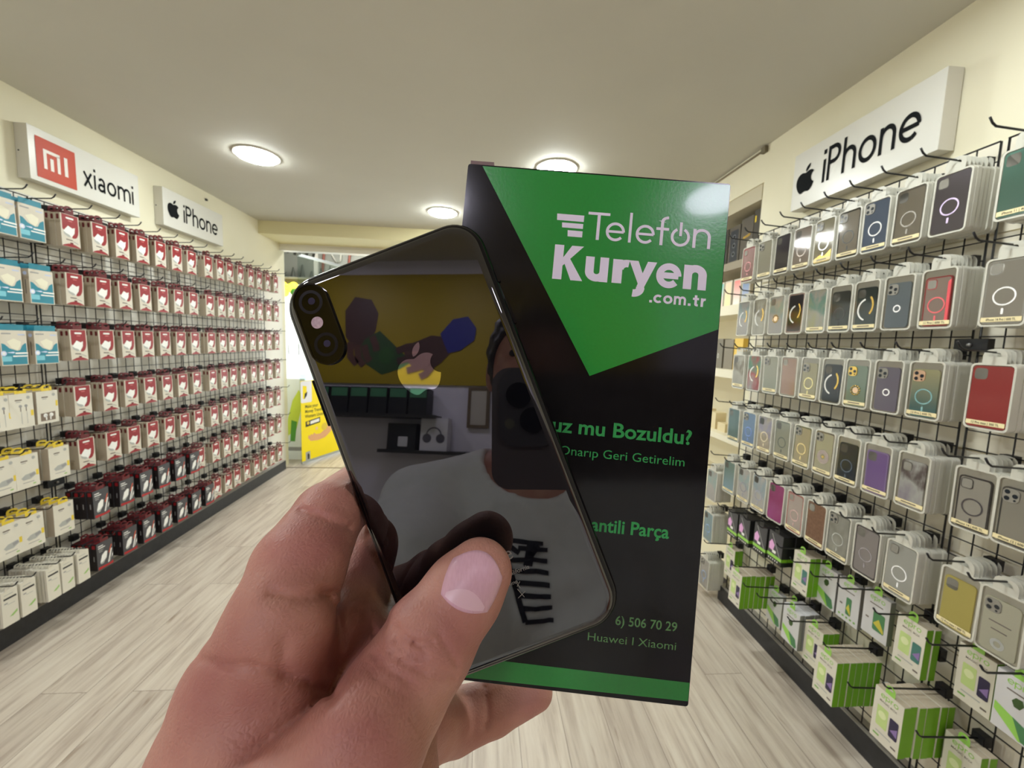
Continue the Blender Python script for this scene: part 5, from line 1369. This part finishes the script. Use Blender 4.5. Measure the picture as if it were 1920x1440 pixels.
# clothing, hair
cotton = noise_mat('white_cotton', S(240, 240, 246), S(234, 234, 240), 60, .85, .3, bdist=.002)
def shirt_sdf(P):
    d = None
    def u(e, k):
        nonlocal d
        d = e if d is None else smin(d, e, k)
    u(rcone(P, SHL, (-.08, -.43, 1.50), .068, .063), .05); u(rcone(P, SHR, (.08, -.43, 1.50), .068, .063), .05)
    u(ell(P, (0, -.43, 1.36), (.200, .130, .185)), .05); u(ell(P, (0, -.43, 1.14), (.185, .135, .21)), .08); u(ell(P, (0, -.44, .98), (.190, .140, .12)), .08)
    le = np.asarray(el)*.62+np.asarray(SHL)*.38; re = np.asarray(ELR)*.55+np.asarray(SHR)*.45
    u(rcone(P, SHL, le, .072, .068), .03); u(rcone(P, SHR, re, .072, .066), .03)
    # folds that fan out from the shoulders
    f1 = np.sin(P[..., 0]*62+np.sin(P[..., 2]*17)*2.0+P[..., 2]*34+P[..., 1]*22); f2 = np.sin(P[..., 0]*38-P[..., 2]*75+np.sin(P[..., 0]*21)*1.5)
    d = d+(.0055*f1*np.abs(f1)+.0035*f2)*np.clip((1.60-P[..., 2])*5, 0, 1)
    # open collar and hem, cut sleeves
    d = np.maximum(d, -ell(P, (-.005, -.40, 1.555), (.085, .10, .075)))
    d = np.maximum(d, .90-P[..., 2])
    ax = np.asarray(SHL)-le; ax = ax/np.linalg.norm(ax)
    d = np.where(P[..., 0] < -.15, np.maximum(d, -((P-le)@ax)-.02), d)
    ax = np.asarray(SHR)-re; ax = ax/np.linalg.norm(ax)
    d = np.where(P[..., 0] > .2, np.maximum(d, -((P-re)@ax)-.02), d)
    return d
sv, sf = surface(shirt_sdf, (-.34, -.62, .86), (.40, -.10, 1.62), .0075)
shirt = wobj('t_shirt', sv, sf, [cotton], person)
# dark lettering on the shirt front, letters lying on their side
dark_ink = mat('shirt_print', S(24, 24, 40), .7)
lt = MB()
def shirt_y(x, z):
    t = np.linspace(-.12, -.45, 140, dtype=np.float32); Pq = np.stack([np.full_like(t, x), t, np.full_like(t, z)], -1)[:, None, None, :]
    s = shirt_sdf(Pq)[:, 0, 0]; i = int(np.argmax(s < 0)); return float(t[i])
BZ = .036
bars = [(a, b, z+BZ) for a, b, z in [(-.045, .012, 1.402), (-.022, .018, 1.394), (-.036, .018, 1.380), (-.028, .020, 1.366), (-.024, .022, 1.352), (-.020, .024, 1.338), (-.016, .026, 1.324), (-.008, .028, 1.308)]]
def ribbon(p, q, w):
    p, q = Vector(p), Vector(q); n = 6; d = (q-p).normalized(); nn = Vector((-d.y, d.x))*w/2; vs = []
    for i in range(n+1):
        c = p+(q-p)*i/n
        for s in (1, -1):
            x, z = c+nn*s; vs.append((x, shirt_y(x, z)+.0035, z))
    lt.add(vs, [(2*i, 2*i+1, 2*i+3, 2*i+2) for i in range(n)], dark_ink)
for x0, x1, z in bars: ribbon((x0, z), (x1, z), .0058)
ribbon((-.045, 1.402+BZ), (-.020, 1.388+BZ), .006); ribbon((-.036, 1.380+BZ), (-.008, 1.308+BZ), .007); ribbon((-.004, 1.40+BZ), (-.008, 1.372+BZ), .012); ribbon((.004, 1.40+BZ), (-.008, 1.38+BZ), .009)
lt.build('shirt_lettering', shirt, PI_.inverted() @ PI_)
hair_m = noise_mat('hair', S(26, 22, 22), S(44, 36, 32), 120, .5, .6, (1, 1, .3))
def hair_sdf(P):
    d = ell(P, (-.012, -.437, 1.722), (.086, .106, .108))
    d = d+.003*np.sin(P[..., 0]*240)*np.sin(P[..., 2]*170)
    d = np.maximum(d, -ell(P, (-.012, -.33, 1.675), (.088, .085, .085)))
    d = np.maximum(d, 1.655-P[..., 2])
    return d
av, af = surface(hair_sdf, (-.12, -.56, 1.64), (.10, -.30, 1.85), .005)
wobj('hair', av, af, [hair_m], person)
eye_m = mat('eye_dark', S(30, 22, 18), .1)
e = MB()
for s in (-1, 1): e.sphere((-.012+s*.031, -.338, 1.708), .0055, eye_m, 12, 8)
e.build('eyes', person, PI_)
denim = noise_mat('trousers_dark', S(44, 48, 60), S(54, 58, 72), 90, .8, .3)
def trous(P):
    d = ell(P, (0, -.44, .95), (.188, .138, .13))
    for s in (-1, 1):
        d = smin(d, rcone(P, (s*.09, -.44, .92), (s*.10, -.42, .50), .102, .074), .05); d = smin(d, rcone(P, (s*.10, -.42, .50), (s*.105, -.45, .10), .072, .060), .03)
    return np.maximum(d, .07-P[..., 2])
tv, tf = surface(trous, (-.3, -.66, .05), (.3, -.2, 1.1), .011)
wobj('trousers', tv, tf, [denim], person)
def shoe(s):
    def g(P): return np.maximum(smin(rcone(P, (s*.105, -.46, .05), (s*.128, -.27, .042), .056, .045), ell(P, (s*.106, -.45, .09), (.055, .06, .05)), .03), -P[..., 2]+.001)
    return g
for s in (-1, 1):
    v_, f_ = surface(shoe(s), (min(s*.03, s*.2), -.56, -.004), (max(s*.03, s*.2), -.18, .16), .006)
    wobj('shoe', v_, f_, [mat('shoe_leather', S(40, 38, 38), .5)], person)

# ---------------------------------------------------------------- the phone that takes the picture, held level behind the lens
tk = empty('camera_phone', Matrix(((CR.x, -CF.x, CU.x, EYE.x), (CR.y, -CF.y, CU.y, EYE.y), (CR.z, -CF.z, CU.z, EYE.z), (0, 0, 0, 1)))); tag(tk, 'dark phone in a case held level in front of the face of the person', 'phone')
# local: x right, z up, +y backwards; lens at the origin
casem = mat('taker_case', S(104, 94, 100), .45); m = MB()
m.prism(rrect(.163, .081, .012, .0635, -.022, 8), .0045, .015, casem, True); m.build('body', tk)
m = MB(); m.prism(rrect(.038, .052, .011, .006, -.008, 8), .0026, .0046, mat('taker_island', S(84, 80, 88), .3), True); il = m.build('camera_island', tk)
for x, z in ((0, 0), (.0092, -.0165)):
    m = MB(); m.cyl((x, .0014, z), .0085, .0013, mat('taker_ring', S(24, 24, 28), .25), 'y', 24); m.flat(circ(.0072, x, z), .00125, mat('taker_lens', S(10, 10, 22), .06)); m.build('lens', il)
m = MB(); m.flat(circ(.0034, -.0060, -.0190, 16), .0025, mat('taker_flash', S(120, 116, 104), .3)); m.build('flash', il)

# ---------------------------------------------------------------- the wall behind the camera, seen in the phone's glass back
yw = YB
mural_y = mat('mural_yellow', S(168, 144, 8), .5)
m = MB().box(-2.2, 0.6, .002, .012, 1.94, 2.70, mural_y)
mu = m.build('mural_panel', None, TR(0, yw, 0)); tag(mu, 'wide yellow wall panel with two hands passing a green banknote', 'wall panel')
c = MB(); skm = mat('mural_skin', S(78, 50, 48), .5); noteg = mat('mural_note', S(48, 84, 44), .5); sleeve = mat('mural_sleeve', S(40, 44, 140), .5)
def face(pts, d, mt): c.poly([(x, .012+d, z) for x, z in pts][::-1] if sum(pts[i][0]*pts[(i+1) % len(pts)][1]-pts[(i+1) % len(pts)][0]*pts[i][1] for i in range(len(pts))) > 0 else [(x, .012+d, z) for x, z in pts], mt)
# (placed where their mirror images sit in the glass)
face([(-1.42, 2.44), (-1.36, 2.54), (-1.24, 2.52), (-1.18, 2.42), (-1.19, 2.30), (-1.24, 2.18), (-1.32, 2.16), (-1.40, 2.26)], .001, skm)
face([(-1.26, 2.24), (-1.16, 2.30), (-.98, 2.14), (-.90, 2.10), (-1.00, 2.04), (-1.12, 2.00), (-1.22, 2.06), (-1.32, 2.12)], .002, noteg)
for p in ([(-1.36, 2.22), (-1.35, 2.12), (-1.30, 2.07)], [(-1.31, 2.20), (-1.29, 2.10), (-1.25, 2.06)], [(-1.26, 2.20), (-1.235, 2.12), (-1.21, 2.09)], [(-1.21, 2.26), (-1.18, 2.20), (-1.17, 2.16)]):
    for q in stroke(p, .046): face(q, .0032, mat('mural_skin_light', S(96, 62, 56), .5))
for p in ([(-.86, 2.20), (-.96, 2.19), (-1.03, 2.16)], [(-.84, 2.14), (-.95, 2.11), (-1.02, 2.09)], [(-.80, 2.09), (-.88, 2.05), (-.95, 2.03)], [(-.78, 2.06), (-.82, 2.01), (-.86, 1.99)]):
    for q in stroke(p, .046): face(q, .0052, skm)
for q in [circ(.055, -1.10, 2.13, 18)]: face(q, .003, mat('mural_note_dark', S(50, 96, 44), .5))
face([(-.98, 2.16), (-.92, 2.22), (-.80, 2.27), (-.70, 2.26), (-.66, 2.16), (-.72, 2.09), (-.80, 2.03), (-.90, 2.04), (-.96, 2.10)], .004, skm)
face([(-.98, 2.16), (-.96, 2.12), (-.86, 2.12), (-.84, 2.16)], .005, mat('mural_skin_light', S(96, 62, 56), .5))
face([(-.74, 2.28), (-.66, 2.38), (-.56, 2.40), (-.50, 2.32), (-.51, 2.24), (-.60, 2.17), (-.68, 2.15)], .006, sleeve)
c.build('print', mu)
tag(MB().box(-2.0, -.70, 0, .16, 1.715, 1.735, black_plinth).build('wall_shelf', None, TR(0, yw, 0)), 'long dark wall shelf under the yellow panel', 'shelf')
for k in range(9):
    x = -1.84+k*.128
    b = MB().box(-.058, .058, 0, .12, 0, .165, mat('display_box_dark', S(22, 26, 34), .4)).build('display_box', None, TR(x, yw+.02, 1.735))
    tag(b, 'dark box with green top, %s from the far end of the long wall shelf' % ORD[k+1], 'box', 'dark boxes on the wall shelf')
    MB().box(-.052, .052, .1202, .1212, .105, .158, mat('display_green', S(70, 130, 96), .4)).build('top_panel', b)
tag(MB().box(-1.05, -.5, 0, .14, 1.50, 1.52, black_plinth).build('wall_shelf', None, TR(0, yw, 0)), 'short dark wall shelf with a headphone box on it', 'shelf')
b = MB().box(-.09, .09, 0, .10, 0, .16, mat('display_box_dark', S(22, 26, 34), .4)).build('display_box', None, TR(-.91, yw+.02, 1.52)); tag(b, 'dark green box with pale square on the short wall shelf', 'box')
MB().flat(rrect(.06, .06, .004, -.01, .05), 0, mat('display_square', S(214, 214, 220), .4)).build('square', b, TR(0, .101, 0) @ RZ(180))
b = MB().box(-.085, .085, 0, .09, 0, .20, mat('display_white', S(226, 224, 232), .4)).build('headphone_box', None, TR(-.71, yw+.02, 1.52)); tag(b, 'white box with headphone picture on the short wall shelf', 'box')
c = MB(); hp = mat('headphone_grey', S(90, 88, 100), .5)
for q in stroke(arc(0, .095, .045, 0, 180, 14), .008): c.flat(q, 0, hp)
c.flat(circ(.028, -.042, .075, 16), -.0004, hp); c.flat(circ(.028, .042, .075, 16), -.0004, hp); c.build('print', b, TR(0, .091, 0) @ RZ(180))
fm = MB(); o1, o2 = rrect(.14, .26, .004), rrect(.10, .22, .003)
fm.ring(o1, o2, 0, mat('frame_bronze', S(110, 92, 72), .4), .02); fm.flat(o2, .004, mat('frame_picture', S(196, 190, 180), .5))
tag(fm.build('picture_frame', None, TR(-.46, yw+.021, 1.80) @ RZ(180)), 'small bronze picture frame beside the long wall shelf', 'picture frame')
